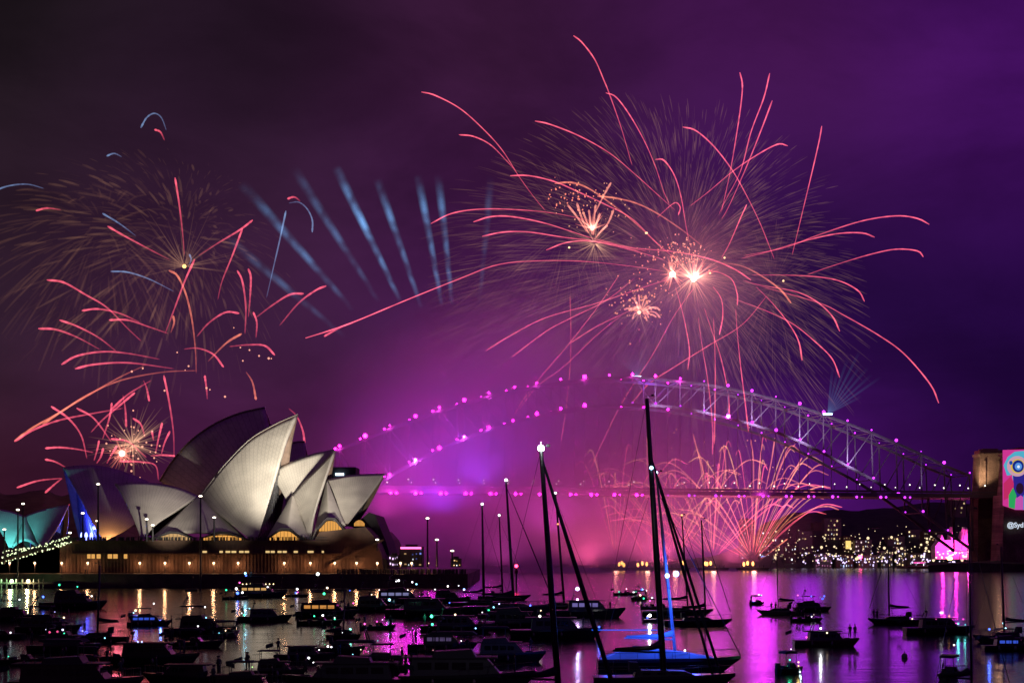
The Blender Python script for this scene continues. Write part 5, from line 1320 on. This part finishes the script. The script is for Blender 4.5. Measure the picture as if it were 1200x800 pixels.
motor(911, 942, 789, 'canopied boat with green and yellow lamps inside', 20, 'bimini', H_black, ((-.05, 1.9, W_, 4, .07, 0), (-.1, .85, GR, 5, .10, 25), (.25, .6, (1, .7, .15), 4, .09, 12), (.25, .25, (1, .7, .15), 4, .08, 0), (-.2, .2, GR, 2, .09, 0), (.3, -.35, (.6, .9, 1), 7, .12, 30)))
motor(1060, 1142, 743, 'long black cruiser with turquoise lit stern at the right', 0, 'sedan', H_black, ((.02, 2.2, W_, 7, .17, 0), (.0, 2.2, W_, 6, .14, 0), (.12, 1.7, OR, 5, .12, 0), (.25, .6, (.1, .7, .7), 2.2, .2, 60), (.06, 1.2, (.5, .6, 1), 3, .12, 0), (.35, .45, (.1, .6, .6), 1.5, .16, 30)))
motor(1092, 1136, 794, 'small boat seen end on with an orange lamp on top, lower right', 62, 'bimini', H_black, ((0, 2.6, (1, .65, .4), 8, .09, 20),), Lf=5.2)
motor(1152, 1215, 762, 'dark cruiser below the blue lit yacht at the right edge', 0, 'fly', H_black, ((-.4, 2.0, BLU, 4, .16, 60), (-.1, 2.1, CY, 5, .12, 0)), BLU)
# left foreground mass
motor(-12, 46, 727, 'dark cruiser cut by the left edge of the picture, under the jetty', 0, 'fly', H_black, ())
motor(-20, 30, 748, 'low black launch at the left edge', 0, 'runabout', H_black, ())
motor(34, 120, 764, 'cruiser with a violet lamp and dark canopy, left foreground', 0, 'fly', H_black, ((-.25, 1.9, (.7, .7, 1), 3, .09, 0),))
motor(120, 234, 779, 'wide cruiser with pale blue and white glints, left foreground', 0, 'cruiser', H_black, ((-.12, 1.5, (.4, .5, 1), 2.5, .12, 0), (-.2, .5, (.9, 1, .8), 2.5, .10, 0), (-.18, -.5, W_, 3, .06, 0), (-.08, 1.5, (.4, .5, 1), 2.5, .12, 0)))
motor(15, 168, 812, 'largest black cruiser in the bottom left corner with a red and violet lamp', 0, 'double', H_black, ((-.1, 4.3, (.6, .6, 1), 5, .10, 0), (-.2, 4.1, (1, .1, .3), 1.2, .12, 0), (-.14, 4.15, (1, .1, .3), 1.0, .12, 0)))
motor(246, 338, 812, 'canopied boat with a small green lamp, bottom centre left', 0, 'double', H_black, ((.05, 1.6, (.5, 1, .3), 1.6, .07, 0),))
motor(330, 470, 808, 'broad double deck cruiser with white and green lamps at the bottom', 180, 'double', H_black, ((.12, 2.7, W_, 6, .10, 0), (.09, 2.65, W_, 6, .08, 0), (.28, 1.7, W_, 5, .12, 0), (.24, 1.3, W_, 4, .09, 0), (-.12, .9, (.05, 1, .6), 5, .13, 30), (-.3, 3.2, (.1, .9, .6), 1.5, .07, 0)))
motor(322, 392, 773, 'small cruiser with a dim lit deck between the foreground boats', 0, 'cruiser', H_black, ((.25, .5, W_, 3, .09, 0), (-.2, .9, (1, .8, .5), 1, .1, 0)))
motor(468, 628, 806, 'wide black cruiser at the bottom left of the floodlit mast', 0, 'double', H_black, ((.06, 4.1, (.2, .5, 1), 5, .08, 0), (-.25, 2.2, (1, .4, .5), .8, .08, 0)))

motor(60, 130, 786, 'cruiser wedged between the violet lamped cruiser and the corner cruiser', 180, 'fly', H_black, ())
motor(168, 262, 800, 'dark cruiser in front of the pale blue glints, bow to the left', 180, 'sedan', H_black, ())
motor(20, 96, 741, 'black two deck cruiser behind the violet lamped cruiser', 0, 'double', H_black, ((.1, 2.2, (.5, .4, 1), 2, .1, 0),))
motor(196, 262, 758, 'black launch with a dark hard top in front of the big flybridge cruiser', 0, 'bimini', H_black, ())
motor(400, 478, 786, 'tall sided black cruiser filling the gap right of the double decker', 180, 'double', H_black, ((.1, 1.3, W_, 1.5, .07, 0),))
motor(286, 360, 792, 'black cruiser overlapped by the bottom centre boats', 0, 'fly', H_black, ())
motor(540, 640, 775, 'black flybridge cruiser crossing behind the floodlit mast', 0, 'fly', H_black, ((-.2, 1.1, W_, 1.5, .07, 0),))
motor(478, 560, 762, 'long dark cruiser with dim violet deck light above the bottom cruiser', 0, 'sedan', H_navy, ((-.1, .9, (.8, .6, 1), 1.6, .12, 0),), (.12, .08, .2))
motor(0, 60, 778, 'low black launch at the left edge near the corner cruiser', 0, 'runabout', H_black, ())
motor(405, 470, 716, 'dark ferry like launch below the promenade end lamps', 0, 'fly', H_black, ((.3, 1.2, (1, .8, .7), 2, .16, 0),))
motor(560, 610, 724, 'dark launch between the middle cluster yachts', 0, 'cruiser', H_black, ((0, 1.9, (.5, .5, 1), 4, .16, 0),))
# ------------------------------------------------------------------ people
def make_person(pose=0):
    vs = [(0, 0, .95), (0, 0, 1.15), (0, 0, 1.38), (0, 0, 1.5), (0, .01, 1.62), (0, .01, 1.74),
          (.19, 0, 1.40), (.25, .02, 1.14), (.24 if pose == 0 else .12, -.06 if pose == 0 else -.28, .92 if pose == 0 else 1.18), (-.19, 0, 1.40), (-.25, .02, 1.14), (-.23, -.08, .92),
          (.10, 0, .90), (.11, -.02, .50), (.11, .02, .08), (.12, -.14, .04), (-.10, 0, .90), (-.12, .0, .50), (-.12, .03, .08), (-.13, -.13, .04)]
    es = [(0, 1), (1, 2), (2, 3), (3, 4), (4, 5), (2, 6), (6, 7), (7, 8), (2, 9), (9, 10), (10, 11), (0, 12), (12, 13), (13, 14), (14, 15), (0, 16), (16, 17), (17, 18), (18, 19)]
    rs = [.14, .135, .15, .055, .10, .07, .07, .055, .045, .07, .055, .045, .11, .085, .06, .05, .11, .085, .06, .05]
    me = bpy.data.meshes.new('person'); me.from_pydata(vs, es, []); o = bpy.data.objects.new('person', me); COL.objects.link(o)
    md = o.modifiers.new('skin', 'SKIN'); sv = me.skin_vertices
    if not sv: me.attributes; 
    for i, r_ in enumerate(rs): me.skin_vertices[0].data[i].radius = (r_, r_ * .8)
    me.skin_vertices[0].data[0].use_root = True
    o.modifiers.new('sub', 'SUBSURF').levels = 1
    return o
M_skin = mat('skin', (.35, .2, .14), .5); M_cloth = mat('dark_jacket', (.02, .02, .03), .9); M_trou = mat('dark_trousers', (.015, .015, .02), .9); M_hair = mat('dark_hair', (.01, .008, .006), .7)
def person_mesh(pose):
    b = bmesh.new(); b.verts.new((0, 0, 0)); tmp = make_person(pose)
    dg = bpy.context.evaluated_depsgraph_get(); me = bpy.data.meshes.new_from_object(tmp.evaluated_get(dg)); bpy.data.objects.remove(tmp); b.free()
    for m_ in (M_cloth, M_trou, M_skin): me.materials.append(m_)
    for p in me.polygons:
        z = p.center.z; p.use_smooth = True
        p.material_index = 2 if z > 1.5 or (z < 1.0 and abs(p.center.x) > .19) else (1 if z < .95 else 0)
    return me
PM = None
try: PM = [person_mesh(0), person_mesh(1)]
except Exception as e: print('person failed', e)
hair_me = MB().ball((0, .03, 1.71), .115, sc=(1, 1, .8)).mesh('hair', M_hair, True)
def person(px, py, Y, label, pose=0, rz=0, s=1.0):
    o = bpy.data.objects.new('person', PM[pose % 2]); COL.objects.link(o); o.location = at(px, py, Y); o.rotation_euler = (0, 0, rz); o.scale = (s, s, s)
    tag(o, label, 'person', 'people aboard the boats'); link_mesh('hair', hair_me, o)
    return o
if PM:
    Yc_ = wl(757)
    for px, py, Y, lab in ((996, 747.3, Yc_, 'person in dark clothes standing on the brown cruiser bow, left of the pair'), (1002, 747.0, Yc_ + .3, 'person in dark clothes standing on the brown cruiser bow, right of the pair'),
                           (961, 725, wl(728), 'person standing at the stern rail of the open runabout, rightmost'), (937, 724, wl(728), 'person sitting low in the open runabout, leftmost'), (941, 724, wl(728), 'person second from the left in the open runabout'), (934, 724, wl(728) + .5, 'person at the very bow of the open runabout'),
                           (1024, 725, wl(731), 'person on the bow of the left pointing yacht, left of two'), (1028, 725, wl(731), 'person on the bow of the left pointing yacht, right of two'),
                           (904, 715.3, wl(720), 'person on the stern of the slim yacht'), (909, 715.3, wl(720) + .4, 'person amidships on the slim yacht'),
                           (99, 742, wl(752) , 'person on the yacht with a bare mast in the left cluster'), (100, 672, 567, 'person at the sea wall railing by the jetty')):
        person(px, py, Y, lab, rb.randrange(2), rb.uniform(-1, 1))
    n_p = 0
    for (X, Y, L_, H, head, top_, st_) in BOATS:
        if st_ == 'dinghy' or X / Y * F + 600 > 900: continue
        for k in range(rb.choice((1, 2, 3)) if Y < 300 else rb.choice((0, 1))):
            if n_p >= 75: break
            u = rb.choice((rb.uniform(-.46, -.40), rb.uniform(.28, .36), rb.uniform(-.46, -.38))); ca, sa = math.cos(R(head)), math.sin(R(head)); yy = rb.uniform(-.2, .1) * L_ * .3
            o = bpy.data.objects.new('person', PM[rb.randrange(2)]); COL.objects.link(o)
            o.location = (X + u * L_ * ca - yy * sa, Y + u * L_ * sa + yy * ca, H * (1.0 if u < 0 else 1.03)); o.rotation_euler = (0, 0, rb.uniform(-3, 3)); n_p += 1
            tag(o, 'person in dark clothes standing on the open deck of a moored dark motor boat', 'person', 'people on the decks of the dark motor boats'); link_mesh('hair', hair_me, o)
t = thing('channel_marker', 'channel marker post with a red lamp and its red reflection beside the tall middle yacht', 'marker', (at(605, 690, 520).x, 520, 0))
MB().tube([(0, 0, -.3), (0, 0, 7.6)], .28, 8).build('post', M_pole, t); MB().box((0, 0, 6.2), (1.2, .12, 1.2)).build('daymark', M_black, t); light(t, (0, -.4, 8.2), (1, .03, .08), 12, .75, 900)
# a mooring buoy
t = thing('mooring_buoy', 'small round mooring buoy on the purple water right of the big boats', 'buoy', (at(1060, 770, wl(770)).x, wl(770), 0))
MB().ball((0, 0, .15), .38).build('float', H_cream, t, smooth=True); MB().tube([(0, 0, .4), (0, 0, .8)], .04, 5).build('ring_post', M_pole, t)
